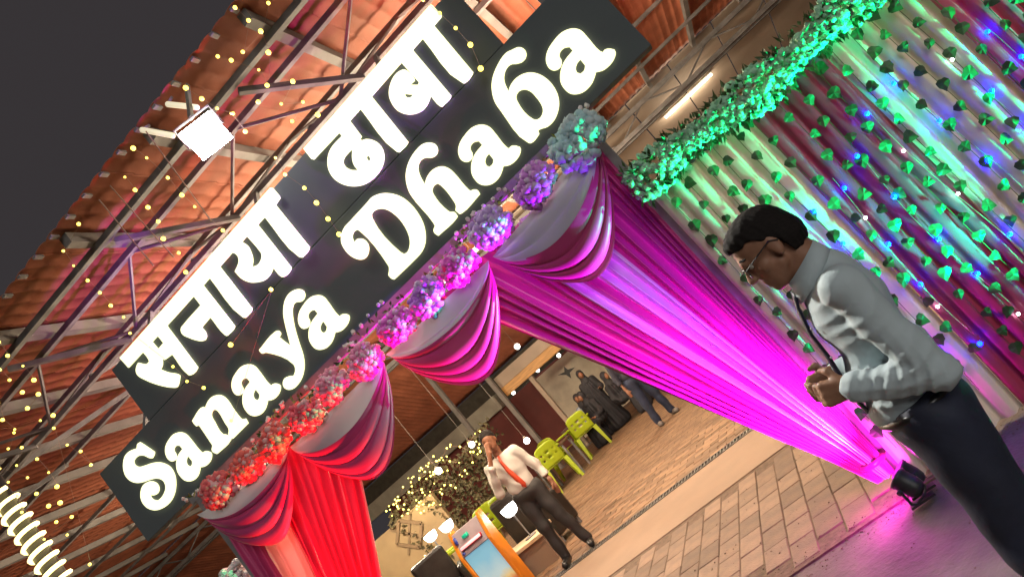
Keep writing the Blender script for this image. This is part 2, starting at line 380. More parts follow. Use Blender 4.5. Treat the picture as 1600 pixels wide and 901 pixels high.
def smooth_outline(P, sharp=48, step=4):
    P = np.array(P, float); n = len(P); out = []
    d1 = P - np.roll(P, 1, 0); d2 = np.roll(P, -1, 0) - P
    ang = np.degrees(np.abs((np.arctan2(d2[:, 1], d2[:, 0]) - np.arctan2(d1[:, 1], d1[:, 0]) + pi) % (2 * pi) - pi))
    L1 = np.linalg.norm(d1, axis=1) + 1e-9; L2 = np.linalg.norm(d2, axis=1) + 1e-9
    tan = d1 / L1[:, None] + d2 / L2[:, None]; tan /= np.linalg.norm(tan, axis=1)[:, None] + 1e-9
    for i in range(n):
        j = (i + 1) % n; L = L2[i]; a, b_ = P[i], P[j]; u = d2[i] / L
        ta = u if ang[i] > sharp else tan[i]; tb = u if ang[j] > sharp else tan[j]
        for k in range(step):
            t = k / step; h = (2 * t ** 3 - 3 * t * t + 1, t ** 3 - 2 * t * t + t, -2 * t ** 3 + 3 * t * t, t ** 3 - t * t)
            out.append(h[0] * a + h[1] * ta * L + h[2] * b_ + h[3] * tb * L)
    return out
def glyph(outlines, depth=0.012, sharp=48, step=4):
    cu = bpy.data.curves.new("g", 'CURVE'); cu.dimensions = '2D'; cu.fill_mode = 'BOTH'; cu.extrude = depth / 2
    for P in outlines:
        Q = smooth_outline(P, sharp, step); s = cu.splines.new('POLY'); s.points.add(len(Q) - 1)
        for p, q in zip(s.points, Q): p.co = (q[0], q[1], 0, 1)
        s.use_cyclic_u = True
    ob = bpy.data.objects.new("g", cu); COL.objects.link(ob)
    me = bpy.data.meshes.new_from_object(ob); bpy.data.objects.remove(ob); bpy.data.curves.remove(cu)
    yo = SY - 0.006 - depth / 2
    me.transform(Matrix(((1, 0, 0, 0), (0, 0, -1, yo), (0, 1, 0, 0), (0, 0, 0, 1)))); me.name = "letter"; return me
def cropper(ox, oy, k):
    def f(x, y): q = onY(ox + x * k, oy + y * k, SY - 0.018); return (q[0], q[2])
    return f
k1, k2, k3 = 200 / 901, 240 / 901, 220 / 901
c1 = cropper(160, 440, k1); c2 = cropper(260, 270, k2); c3 = cropper(460, 100, k2); c4 = cropper(560, 0, k1); px = cropper(0, 0, 1)
c5 = cropper(170, 640, k1); c6 = cropper(800, 0, k3); c7 = cropper(280, 560, k1); c8 = cropper(400, 430, k1); c9 = cropper(520, 280, k1); c10 = cropper(620, 200, k1); c11 = cropper(700, 100, k1)
def mp(f, *pts): return [f(*p) for p in pts]
LET = []
def L_(name, *outs, sharp=48): LET.append((name, outs, sharp))
L_("headline_bar", mp(c1, (120, 535), (182, 604)) + mp(c1, (450, 310), (640, 100)) + mp(c2, (310, 550), (470, 370), (637, 188), (664, 150), (660, 135), (620, 88), (608, 88)), sharp=20)
L_("letter", mp(c1, (285, 495), (320, 540), (328, 560), (315, 575), (295, 580), (250, 570), (240, 590), (234, 625), (245, 655), (300, 690), (400, 728), (500, 745), (522, 742), (532, 725), (543, 662), (530, 652), (460, 638), (405, 618), (418, 590), (418, 555), (412, 535), (435, 550), (490, 510), (605, 655), (618, 658), (666, 612), (668, 602), (450, 310), (388, 380), (428, 430), (390, 475), (347, 425)))
L_("letter", mp(c1, (640, 100), (690, 165), (570, 300), (552, 325), (552, 350), (565, 372), (610, 395), (660, 412), (700, 418), (722, 410), (730, 385), (722, 355), (695, 322), (758, 248), (862, 375), (875, 381)) + mp(px, (365.5, 512.5), (366, 509)) + mp(c1, (707, 28)))
L_("letter", mp(c2, (250, 612), (448, 847), (462, 850), (498, 808), (500, 795), (310, 550)))
L_("letter", mp(c2, (385, 468), (405, 475), (420, 495), (422, 525), (400, 578), (440, 620), (490, 642), (530, 642), (575, 628), (610, 590), (625, 555), (672, 608), (685, 610), (728, 567), (730, 555), (532, 303), (470, 370), (540, 450), (556, 475), (555, 505), (535, 538), (500, 552), (505, 510), (495, 470), (475, 430), (440, 405)))
L_("letter", mp(c2, (575, 258), (778, 493), (795, 497), (833, 452), (837, 435), (637, 188)))
L_("headline_bar", mp(c3, (52, 497), (100, 558), (112, 560)) + mp(c3, (260, 402), (450, 190)) + mp(c4, (300, 440), (530, 180), (580, 122), (582, 108), (518, 36), (504, 34)), sharp=20)
L_("letter", mp(c3, (260, 402), (278, 422), (220, 485), (200, 525), (193, 570), (200, 620), (225, 665), (265, 697), (310, 714), (360, 717), (410, 705), (460, 672), (500, 625), (520, 580), (524, 540), (515, 500), (490, 465), (455, 445), (420, 440), (393, 447), (383, 440), (392, 425), (322, 333)),
   mp(c3, (340, 497), (310, 525), (288, 555), (283, 580), (298, 603), (330, 620), (372, 623), (350, 595), (338, 555)), mp(c3, (425, 538), (438, 543), (446, 558), (440, 568), (427, 562), (420, 548)))
L_("letter", mp(c3, (385, 262), (600, 515), (613, 518), (660, 470), (665, 457), (450, 190)))
L_("letter", mp(c4, (300, 440), (425, 580), (420, 598), (360, 597), (393, 568), (390, 555), (355, 510), (325, 490), (290, 500), (255, 530), (230, 575), (215, 630), (216, 680), (235, 730), (270, 775), (310, 798), (355, 806), (400, 800), (450, 775), (480, 740), (500, 695), (505, 672), (572, 748), (585, 752), (646, 688), (650, 672), (378, 350)),
   mp(c4, (322, 660), (355, 664), (385, 665), (370, 683), (345, 686), (328, 675)))
L_("letter", mp(c4, (450, 272), (732, 585), (745, 585), (801, 522), (805, 507), (530, 180)))
L_("letter", mp(c5, (200, 240), (215, 228), (250, 250), (318, 297), (318, 310), (305, 340), (285, 338), (250, 322), (215, 322), (185, 340), (173, 365), (180, 390), (205, 402), (240, 395), (300, 375), (350, 370), (390, 380), (425, 400), (450, 435), (465, 480), (468, 530), (460, 585), (435, 640), (395, 680), (345, 703), (305, 703), (265, 685), (235, 650), (222, 610), (225, 565), (240, 530), (270, 508), (305, 505), (335, 520), (350, 550), (345, 580), (325, 598), (285, 598), (300, 625), (335, 638), (365, 620), (390, 580), (398, 545), (390, 510), (370, 490), (335, 482), (295, 490), (240, 508), (195, 513), (150, 498), (118, 465), (102, 420), (100, 375), (112, 325), (145, 290), (195, 270)))
AO = mp(c6, (400, 183), (440, 195), (480, 235), (560, 325), (580, 335), (595, 318), (625, 312), (655, 318), (662, 335), (650, 380), (620, 420), (580, 450), (535, 462), (528, 490), (505, 540), (460, 585), (415, 602), (370, 598), (335, 570), (312, 530), (308, 480), (318, 430), (340, 385), (388, 325), (365, 300), (330, 308), (305, 335), (302, 360), (315, 385), (312, 420), (290, 445), (260, 450), (235, 435), (220, 405), (217, 370), (230, 320), (265, 265), (310, 215), (355, 190))
AH = mp(c6, (435, 380), (468, 420), (462, 450), (440, 472), (415, 465), (406, 440), (415, 405))
AA = mp(c6, (260, 450), (662, 335), (395, 602))
def a_at(*anch):
    A = np.array([[*p, 1] for p in AA]); B = np.array(anch); T = np.linalg.solve(A, B)
    return [list(map(tuple, np.array([[*p, 1] for p in Q]) @ T)) for Q in (AO, AH)]
L_("letter", *a_at(*mp(c5, (435, 360), (720, 315), (550, 500))))
L_("letter", mp(c7, (90, 437), (150, 347), (165, 340), (180, 350), (198, 305), (225, 272), (262, 257), (300, 262), (335, 290), (375, 350), (420, 410), (435, 425), (465, 423), (483, 455), (375, 563), (365, 560), (345, 535), (347, 495), (320, 450), (280, 380), (262, 362), (245, 360), (228, 375), (225, 405), (245, 445), (300, 530), (330, 537), (360, 562), (358, 575), (265, 670), (235, 655), (228, 640), (232, 610), (220, 590), (140, 470), (120, 475), (105, 460)))
L_("letter", *a_at(*mp(c7, (405, 257), (710, 200), (518, 402))))
L_("letter", mp(c8, (20, 525), (135, 395), (150, 390), (168, 400), (172, 415), (160, 435), (190, 460), (243, 500), (225, 430), (205, 350), (192, 280), (193, 220), (205, 170), (230, 130), (265, 105), (300, 97), (328, 108), (342, 135), (335, 165), (315, 185), (280, 190), (262, 205), (253, 240), (255, 290), (265, 350), (280, 410), (305, 490), (325, 550), (335, 600), (335, 660), (320, 720), (290, 770), (255, 800), (220, 803), (195, 785), (188, 755), (200, 725), (230, 710), (262, 708), (272, 685), (275, 655), (262, 625), (80, 545), (60, 545), (45, 550), (30, 540)))
L_("letter", *a_at(*mp(c8, (330, 375), (655, 295), (440, 522))))
L_("letter", mp(c9, (370, 97), (430, 105), (490, 130), (550, 180), (600, 245), (635, 315), (650, 390), (645, 460), (620, 515), (580, 560), (430, 705), (415, 700), (390, 675), (395, 620), (385, 600), (190, 365), (170, 355), (145, 370), (135, 405), (150, 450), (165, 425), (195, 417), (225, 430), (248, 465), (250, 505), (235, 545), (205, 565), (165, 560), (120, 535), (80, 490), (58, 440), (60, 390), (80, 340), (120, 295), (240, 165), (270, 130), (315, 107)),
   mp(c9, (270, 245), (285, 225), (330, 208), (380, 215), (430, 245), (480, 295), (520, 360), (540, 420), (540, 470), (525, 510), (500, 527), (470, 510), (275, 275)))
L_("letter", mp(c10, (230, 103), (265, 112), (285, 145), (278, 185), (245, 208), (190, 212), (160, 235), (148, 275), (155, 320), (195, 400), (210, 350), (240, 305), (280, 278), (325, 270), (365, 285), (400, 315), (500, 430), (515, 440), (545, 432), (565, 437), (583, 465), (455, 600), (440, 605), (412, 580), (415, 545), (400, 515), (310, 405), (285, 390), (260, 405), (247, 435), (255, 465), (355, 580), (375, 590), (400, 590), (425, 620), (420, 632), (290, 758), (262, 735), (258, 715), (268, 690), (255, 665), (100, 475), (75, 420), (62, 345), (70, 280), (95, 215), (140, 150), (185, 112)))
L_("letter", *a_at(*mp(c10, (475, 238), (870, 150), (610, 402))))
L_("letter", mp(c11, (450, -99), (495, -117), (530, -108), (548, -80), (545, -45), (520, -15), (480, -2), (440, 3), (410, 30), (394, 75), (395, 125), (425, 195), (440, 150), (480, 100), (530, 70), (585, 60), (640, 72), (695, 105), (740, 155), (770, 215), (780, 280), (770, 340), (745, 395), (700, 440), (640, 462), (632, 470), (640, 490), (635, 500), (585, 555), (565, 555), (370, 330), (330, 270), (310, 200), (307, 140), (320, 75), (345, 15), (380, -45), (415, -82)),
   mp(c11, (500, 190), (540, 180), (580, 195), (620, 235), (655, 285), (668, 325), (655, 370), (630, 390), (600, 388), (485, 260), (478, 225)))
L_("letter", AO, AH)
for nm, outs, sh in LET: link(nm, glyph(outs, sharp=sh), M_LETTER, sign)
gr_ = MB(); rg = random.Random(71)
for i in range(900):
    x = rg.uniform(-1.6, 1.2); y = -0.16 + rg.gauss(0, .10) if i % 3 else rg.uniform(-1.2, 1.8); r = rg.uniform(.0015, .006) * (1.4 if i % 9 == 0 else 1)
    gr_.ball((x, y, -.018 + r * .5 if y < -.14 or x > .3 else r * .4), (r, r * rg.uniform(.6, 1.3), r * .6), 5, 3)
tag(gr_.build("grit", M_JOINT), "loose grit and crumbs along the broken edge of the paving", "grit", None, "stuff")

# ================================================================== entrance frame and draped cloth
frame = empty("entrance_frame", (-1.95, 0.06, 0), "slim dark steel entrance frame hidden behind drapes and flowers", "frame")
for x in (-3.97, 0.06): MB().bbox((x - .03, 0.03, 0), (x + .03, 0.09, 2.80)).build("upright", M_STEEL, frame)
MB().bbox((-4.05, 0.032, 2.802), (0.15, 0.088, 2.86)).build("cross_bar", M_STEEL, frame)

def grid_mesh(name, fn, nu, nv, smooth=True):
    V = [tuple(map(float, fn(i / nu, j / nv))) for j in range(nv + 1) for i in range(nu + 1)]
    Fc = [(j * (nu + 1) + i, j * (nu + 1) + i + 1, (j + 1) * (nu + 1) + i + 1, (j + 1) * (nu + 1) + i) for j in range(nv) for i in range(nu)]
    me = bpy.data.meshes.new(name); me.from_pydata(V, [], Fc)
    if smooth: me.polygons.foreach_set("use_smooth", [True] * len(Fc))
    return me
def hash1(x): return (sin(x * 127.1) * 43758.5453) % 1.0
def vnoise(x):
    i = math.floor(x); f = x - i; f = f * f * (3 - 2 * f); return hash1(i) * (1 - f) + hash1(i + 1) * f

def swag(xl, xr, zl, zr, sag, label, seed, skew=0.0, split=0.3):
    t = empty("swag_drape", ((xl + xr) / 2, -0.02, (zl + zr) / 2), label, "drape", "swags of cloth along the entrance top")
    def fn(v0, v1, nf, ripple, yo):
        def f(u, w):
            v = v0 + (v1 - v0) * w
            uu = u ** (1.0 + skew)
            # pinched ends spread a little with v, so the folds fan out of the gathers
            ax = xl + 0.02 + 0.03 * v; bx = xr - 0.02 - 0.03 * v
            x = ax + (bx - ax) * (uu + 0.05 * sin(2 * pi * uu) * v)
            zt = zl + (zr - zl) * u
            shape = max(0.0, 1 - abs(2 * u - 1) ** 2.3) ** 0.80
            z = zt - 0.02 - 0.06 * v - (0.015 + (sag - 0.015) * v) * shape
            env = (0.25 + 0.75 * shape)
            ph = 2 * pi * (nf * v + 0.9 * vnoise(seed + 6 * v) + 0.10 * sin(3 * u + seed))
            fold = (0.5 + 0.5 * sin(ph)) ** 0.7
            y = yo - 0.05 - 0.13 * shape * (0.35 + 0.65 * sin(pi * min(1, v * 0.9))) - ripple * env * fold - 0.008 * sin(9 * u + 5 * v + seed)
            z += 0.010 * env * cos(ph)
            return (x, y, z)
        return f
    me = grid_mesh("silver_swag", fn(0.0, split + .02, 3.4, 0.014, 0.0), 48, 44); link("silver_swag", me, M_GREYSAT, t)
    me = grid_mesh("wine_swag", fn(split, 1.0, 5.4, 0.027, 0.010), 56, 64); link("wine_swag", me, M_MAROON, t)
    return t
SWX = [-4.0, -3.0, -1.95, -0.93, 0.10]; SWZ = [2.72, 2.60, 2.60, 2.58, 2.70]
names = ["leftmost swag of silver and wine satin beside the red curtain, under red flowers", "second swag from the left, silver and wine satin above the doorway", "third swag from the left, silver and wine satin with magenta glow", "largest rightmost swag of silver and wine satin, top of the purple curtain"]
for k in range(4): swag(SWX[k], SWX[k + 1], SWZ[k], SWZ[k + 1], (0.46, 0.54, 0.52, 0.56)[k], names[k], 3.7 * k + 1.3, split=(.30, .36, .30, .44)[k])

def fan_curtain(name, label, top, bot, ztop, zbot, strips, seed, side):
    """cloth hung full width from the frame and tied in to a post near the ground"""
    t = empty(name, (bot[0] if side > 0 else bot[1], 0, 0), label, "curtain")
    NP = 17.0
    for (a, b_, m_, sname) in strips:
        def f(u, w, a=a, b_=b_):
            s = a + (b_ - a) * u
            z = ztop + (zbot - ztop) * w
            xt = top[0] + (top[1] - top[0]) * s; xb = bot[0] + (bot[1] - bot[0]) * s
            e = w ** 1.0
            x = xt + (xb - xt) * e
            wid = abs((top[1] - top[0]) * (1 - e) + (bot[1] - bot[0]) * e)
            ph = 2 * pi * (NP * s + 1.6 * vnoise(seed + 9 * s) + 0.10 * sin(5 * w + 31 * s))
            amp = (0.45 + 0.9 * vnoise(seed * 2 + 17 * s)) * (0.034 + 0.020 * e)
            y = 0.02 - amp * (1 - abs(sin(ph / 2)) ** 0.8 * 2) - 0.03 * sin(pi * w) + 0.01 * sin(6 * w + 20 * s)
            if w > 0.9: y -= 0.6 * (w - 0.9)
            return (x + 0.004 * sin(ph) + 0.012 * sin(4 * w + 9 * s) * (1 - e), y, z)
        n = max(12, int(220 * (b_ - a))); link(sname, grid_mesh(sname, f, n, 40), m_, t)
    # tie at the gather
    tie = MB(); cx = (bot[0] + bot[1]) / 2
    tie.tube([(cx + 0.075 * cos(2 * pi * k / 14), 0.0 + 0.075 * sin(2 * pi * k / 14), 0.20) for k in range(14)], 0.018, 6, closed=True)
    tie.build("tie_band", strips[0][2], t, smooth=True)
    return t
fan_curtain("gathered_curtain", "fuchsia and white satin curtain glowing magenta, gathered to the right entrance post", (-1.42, 0.03), (-0.075, 0.045), 2.62, 0.10,
            [(0.0, 0.40, M_FUCHSIA, "fuchsia_strip"), (0.40, 0.47, M_WHITESAT, "white_strip"), (0.47, 0.53, M_FUCHSIA, "fuchsia_strip"), (0.53, 0.70, M_WHITESAT, "white_strip"), (0.70, 1.0, M_FUCHSIA, "fuchsia_strip")], 2.1, 1)
fan_curtain("red_curtain", "red satin curtain with a pale middle strip, gathered to the left entrance post", (-2.42, -3.95), (-3.83, -3.97), 2.60, 0.10,
            [(0.0, 0.30, M_REDSAT, "red_strip"), (0.30, 0.58, M_REDSAT, "red_strip"), (0.58, 0.80, mat("peach_satin", (0.72, 0.36, 0.32), 0.35, var=0.06, transl=0.2), "pale_strip"), (0.80, 1.0, M_MAROON, "wine_strip")], 5.4, -1)

# ================================================================== flowers along the entrance top
def blossom_into(mb, c, r, rnd, mi=0):
    """one ruffled carnation head"""
    b0 = len(mb.v); mb.ball(c, r, 8, 6, mi); c = np.array(c)
    for i in range(b0, len(mb.v)):
        p = np.array(mb.v[i]) - c; mb.v[i] = tuple(c + p * rnd.choice((.80, .92, 1.0, 1.08, 1.22)))
def leaf_into(mb, c, d, n, L, W, mi=0):
    c = np.array(c, float); d = np.array(d, float); d /= np.linalg.norm(d); n = np.array(n, float); s = np.cross(d, n); s /= np.linalg.norm(s) + 1e-9; n = np.cross(s, d)
    mb.add([c, c + d * L * .45 + s * W + n * L * .08, c + d * L, c + d * L * .45 - s * W + n * L * .08, c + d * L * .45 - n * .06 * L], [(0, 4, 1), (4, 2, 1), (0, 3, 4), (4, 3, 2)], mi)
CLV = []
for k in range(4):
    rnd = random.Random(40 + k); fl_ = MB(); lf = MB()
    for i in range(130):
        a = rnd.uniform(-1, 1); b_ = rnd.uniform(-1, 1)
        if a * a + b_ * b_ > 1.1: continue
        x = .145 * a; z = .105 * b_; y = -.085 * sqrt(max(0, 1.15 - a * a - b_ * b_)) + rnd.uniform(-.012, .012)
        blossom_into(fl_, (x, y, z), rnd.uniform(.021, .030), rnd, 0 if rnd.random() < .72 else 1)
    for i in range(26):
        a = rnd.uniform(0, 2 * pi); d = (cos(a), rnd.uniform(-.9, -.1), sin(a)); leaf_into(lf, (.16 * cos(a) * .85, -.02, .11 * sin(a) * .85), d, (0, -1, .2), rnd.uniform(.04, .075), .013, 0 if rnd.random() < .6 else 1)
    a = fl_.mesh("blossoms", True); a.materials.append(M_BLOOM); a.materials.append(M_BLOOMP)
    b_ = lf.mesh("leaves"); b_.materials.append(M_LEAFDK); b_.materials.append(M_LEAFYL); CLV.append((a, b_))
FLOW = [(903, 222, 1.25, "flower bunch with pale teal and lilac light in its colour, at the top right corner of the entrance"), (838, 290, 1.0, "flower bunch with violet light in its colour, second from the right end of the garland"), (768, 355, 1.0, "flower bunch with lilac light in its colour, below the letter h of the sign"), (717, 418, 0.95, "flower bunch with bright magenta light in its colour, at the gather of the two right swags"),
        (668, 465, 0.95, "flower bunch with violet light in its colour, above the third swag"), (622, 510, 0.95, "flower bunch with magenta light in its colour, below the last letter of the lower left word"), (572, 563, 0.95, "flower bunch with pink light in its colour, at the gather above the doorway middle"), (521, 603, 0.95, "flower bunch with rose pink light in its colour, left of the doorway gather"),
        (480, 648, 0.95, "flower bunch with bright red light in its colour, above the second swag"), (432, 690, 1.0, "flower bunch with scarlet light in its colour, at the head of the red curtain"), (388, 727, 0.95, "flower bunch with scarlet light in its colour, second from the left end"), (343, 765, 1.05, "white flower bunch with red light in its colour, at the left end of the garland")]
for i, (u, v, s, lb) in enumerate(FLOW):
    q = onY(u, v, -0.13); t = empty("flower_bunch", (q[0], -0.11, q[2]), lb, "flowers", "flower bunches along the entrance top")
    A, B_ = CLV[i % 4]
    tint = [(.42, .62, .66), (.58, .22, .66), (.52, .34, .72), (.72, .10, .58), (.50, .16, .72), (.70, .12, .58), (.74, .22, .42), (.74, .24, .36), (.72, .10, .14), (.74, .12, .10), (.74, .12, .10), (.70, .12, .13)][i]  # coloured light on white flowers, put into the blossom colour
    mA = mat("light_tint_bloom_%d" % i, tint, .7, var=.12, vscale=14); mB = mat("light_tint_pale_bloom_%d" % i, tuple(.55 * c + .30 for c in tint), .7, var=.12, vscale=14)
    for nm, me in (("blossoms", A), ("leaves", B_)):
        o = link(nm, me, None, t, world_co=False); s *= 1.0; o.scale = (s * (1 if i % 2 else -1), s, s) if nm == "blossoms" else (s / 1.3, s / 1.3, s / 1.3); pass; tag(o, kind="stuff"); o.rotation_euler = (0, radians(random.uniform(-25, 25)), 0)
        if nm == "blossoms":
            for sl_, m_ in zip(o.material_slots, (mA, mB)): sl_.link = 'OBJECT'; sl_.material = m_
# thin trailing greenery and white filler flowers between the bunches
gar = MB(); rnd = random.Random(9); gfl = MB()
for i in range(240):
    x = rnd.uniform(-4.0, 0.16); z = 2.765 + 0.04 * sin(x * 6) + rnd.gauss(0, .018); y = -.08 + rnd.gauss(0, .025)
    if i % 3: leaf_into(gar, (x, y, z), (rnd.gauss(0, 1), rnd.gauss(-.3, .5), rnd.gauss(0, .8)), (0, -1, .3), rnd.uniform(.03, .06), .012, 0 if rnd.random() < .6 else 1)
    else: blossom_into(gfl, (x, y, z + .035), rnd.uniform(.010, .017), rnd)
t = empty("foliage_strand", (-1.95, -.08, 2.78), "thin strand of leaves and tiny white filler flowers behind the bunches", "garland")
o = gar.build("leaves", [M_LEAFDK, M_LEAFYL], t); tag(o, kind="stuff"); o = gfl.build("filler_flowers", M_BLOOM, t); tag(o, kind="stuff")
# decorated pillar with pale flowers left of the red curtain
t = empty("flower_pillar", (-4.15, -.02, 0), "pale lilac flower covered pillar left of the red curtain", "pillar")
pb = MB(); rnd = random.Random(12); MB().bbox((-4.22, -.06, 0), (-4.08, .08, 2.2)).build("core", M_WHITESAT, t)
for i in range(420):
    a = rnd.uniform(0, 2 * pi); z = rnd.uniform(1.1, 2.25); blossom_into(pb, (-4.15 + .11 * cos(a), .01 + .11 * sin(a), z), rnd.uniform(.02, .035), rnd, 0 if rnd.random() < .6 else 1)
tag(pb.build("blossoms", [M_BLOOM, M_BLOOMP], t), kind="stuff")

# ================================================================== backdrop of cream and wine drapes with ivy
BD = -0.05
def drape(x0, x1, m_, label, seed):
    t = empty("backdrop_drape", ((x0 + x1) / 2, BD, 0), label, "curtain", "pleated backdrop drapes")
    nf = round((x1 - x0) / 0.105)
    def f(u, w):
        x = x0 + (x1 - x0) * u; z = 2.14 - 2.135 * w
        ph = pi * (nf * u + 0.35 * vnoise(seed + 5 * u) + 0.05 * sin(5 * w + seed))
        s_ = 1 - abs(cos(ph)) ** 5
        return (x + 0.006 * sin(3 * w + 7 * u), BD - 0.048 * s_ * (0.8 + 0.3 * vnoise(seed + 11 * u)) - 0.012 * sin(4 * w + 9 * u), z)
    link("pleats", grid_mesh("pleats", f, nf * 14, 16), m_, t)
    MB().tube([(x0, BD, 2.15), (x1, BD, 2.15)], .015, 6).build("hem_rod", M_STEEL, t)
    return t
for (a, b_, m_, lb) in [(0.08, 0.76, M_DRAPEW, "cream pleated drape nearest the purple curtain, behind the man's head"), (0.762, 1.27, M_DRAPER, "wine red pleated drape between the two cream ones"), (1.272, 1.80, M_DRAPEW, "cream pleated drape washed bright green on the right"), (1.802, 2.45, mat("lit_wine_drape", (0.62, 0.09, 0.19), 0.5, var=0.08, vscale=3, transl=0.1), "wine red pleated drape at the top right corner"), (2.452, 3.1, M_DRAPEW, "cream pleated drape beyond the right picture edge")]:  # top right wine drape is a brighter copy with its light painted in
    drape(a, b_, m_, lb, a * 7)
rail = empty("backdrop_rail", (1.6, BD + .05, 0), "steel rail and posts carrying the pleated backdrop", "frame")
MB().bbox((0.08, BD + .02, 2.165), (3.1, BD + .06, 2.205)).build("rail", M_STEEL, rail)
for x in (0.16, 3.05): MB().bbox((x - .02, BD + .062, 0), (x + .02, BD + .10, 2.2)).build("post", M_STEEL, rail)
# thick garland on the rail
rnd = random.Random(21); gb = MB(); gl = MB()
def gz(x): return 2.235 - 0.055 * (x / 1.6) + 0.02 * sin(5 * x)
for i in range(1500):
    x = rnd.uniform(0.02, 2.7); a = rnd.uniform(0, 2 * pi); r = .075 * sqrt(rnd.uniform(.5, 1.2)) * (1 + .35 * sin(9 * x))
    blossom_into(gb, (x, BD - .10 + r * cos(a), gz(x) + 1.15 * r * sin(a)), rnd.uniform(.015, .024), rnd)
for i in range(1000):
    x = rnd.uniform(0.0, 2.7); a = rnd.uniform(0, 2 * pi); k = .5 + .5 * sin(7.3 * x + 1); r = .085 + .05 * k * rnd.random()
    d = (rnd.gauss(0, .6), cos(a), sin(a)); leaf_into(gl, (x, BD - .10 + r * .7 * cos(a), gz(x) + r * sin(a)), d, (0, -.3, 1), rnd.uniform(.03, .07), .014)
t = empty("backdrop_garland", (1.3, BD - .1, 2.2), "thick garland of flowers and leaves on the backdrop rail, lit bright green", "garland")
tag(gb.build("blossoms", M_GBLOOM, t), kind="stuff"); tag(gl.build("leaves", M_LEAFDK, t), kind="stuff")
# ivy vines
lv = []
for k in range(4):
    rnd = random.Random(60 + k); s = .035
    out = [(0, -.70), (.42, -.78), (.92, -.42), (.86, .05), (.70, .40), (.34, .72), (0, 1.18), (-.34, .72), (-.70, .40), (-.86, .05), (-.92, -.42), (-.42, -.78)]
    b_ = MB(); V = [(0, -.002, 0)] + [(s * x * rnd.uniform(.9, 1.1), .004 * abs(x) + rnd.uniform(-.003, .003), -s * z * rnd.uniform(.92, 1.08)) for x, z in out]
    b_.add(V, [(0, 1 + i, 1 + (i + 1) % 12) for i in range(12)]); me = b_.mesh("leaf"); me.materials.append(M_LEAF); lv.append(me)
rnd = random.Random(33); nleaf = 0
ORD = "first second third fourth fifth sixth seventh eighth ninth tenth eleventh twelfth thirteenth fourteenth fifteenth sixteenth seventeenth".split()
for k in range(17):
    x = 0.14 + 0.128 * k + rnd.uniform(-.015, .015)
    t = empty("ivy_vine", (x, BD - .075, 2.12), "%s hanging ivy string counted from the purple curtain" % ORD[k], "vine", "ivy strings on the backdrop")
    P = [(x + .01 * sin(3 * w_ + k), BD - .072 - .008 * sin(5 * w_ + k), 2.12 - w_) for w_ in np.linspace(0, 1.9, 12)]
    MB().tube(P, .0022, 4).build("stem", M_LEAFDK, t)
    z = 2.10 - rnd.uniform(0, .12)
    while z > 0.28:
        o = link("leaf", rnd.choice(lv), None, t, world_co=False); s = rnd.uniform(.82, 1.2)
        o.location = (.01 * sin(3 * (2.12 - z) + k) + rnd.uniform(-.025, .025), -.004 - rnd.uniform(0, .014), z - 2.12); o.scale = (s, s, s)
        o.rotation_euler = (rnd.uniform(-.3, .3), rnd.uniform(-.9, .9), rnd.uniform(-.35, .35)); nleaf += 1
        z -= rnd.uniform(.105, .175)
print("leaves", nleaf)
# blue LED strings woven through the drapes
M_BLUE = mat("blue_led", (.1, .2, 1), 0.3, emit=(0.0, 0.004, 1.0), estr=60.0)
M_WLED = mat("cool_white_led", (1, 1, 1), 0.3, emit=(.75, .9, 1.0), estr=25.0, nosample=True)
b_ = MB(); b_.ball((0, 0, 0), .014, 8, 6); LB = b_.mesh("bulb", True); LB.materials.append(M_BLUE)
b_ = MB(); b_.ball((0, 0, 0), .008, 8, 6); LW = b_.mesh("bulb", True); LW.materials.append(M_WLED)
rnd = random.Random(77)
for k in range(8):
    x = 0.42 + 0.205 * k
    zt, zb = (1.42, .62) if k < 1 else (1.55, .45) if k < 4 else (1.70, .45)
    t = empty("led_string", (x, BD - .08, zt), "blue LED string hanging over the pleated backdrop, %s from the purple curtain" % ("first second third fourth fifth sixth seventh eighth".split()[k]), "light string", "blue LED strings")
    MB().tube([(x + .03 * sin(4 * w_ + k), BD - .074, zt - w_ * (zt - zb)) for w_ in np.linspace(0, 1, 9)], .0016, 4).build("wire", M_WIRE, t)
    for w_ in np.linspace(0.03, 1, rnd.choice((5, 6))):
        w_ += rnd.uniform(-.05, .05); o = link("bulb", LB if rnd.random() < .86 else LW, None, t, world_co=False)
        o.location = (.03 * sin(4 * w_ + k) + rnd.uniform(-.02, .02), rnd.uniform(-.012, .012), -w_ * (zt - zb))

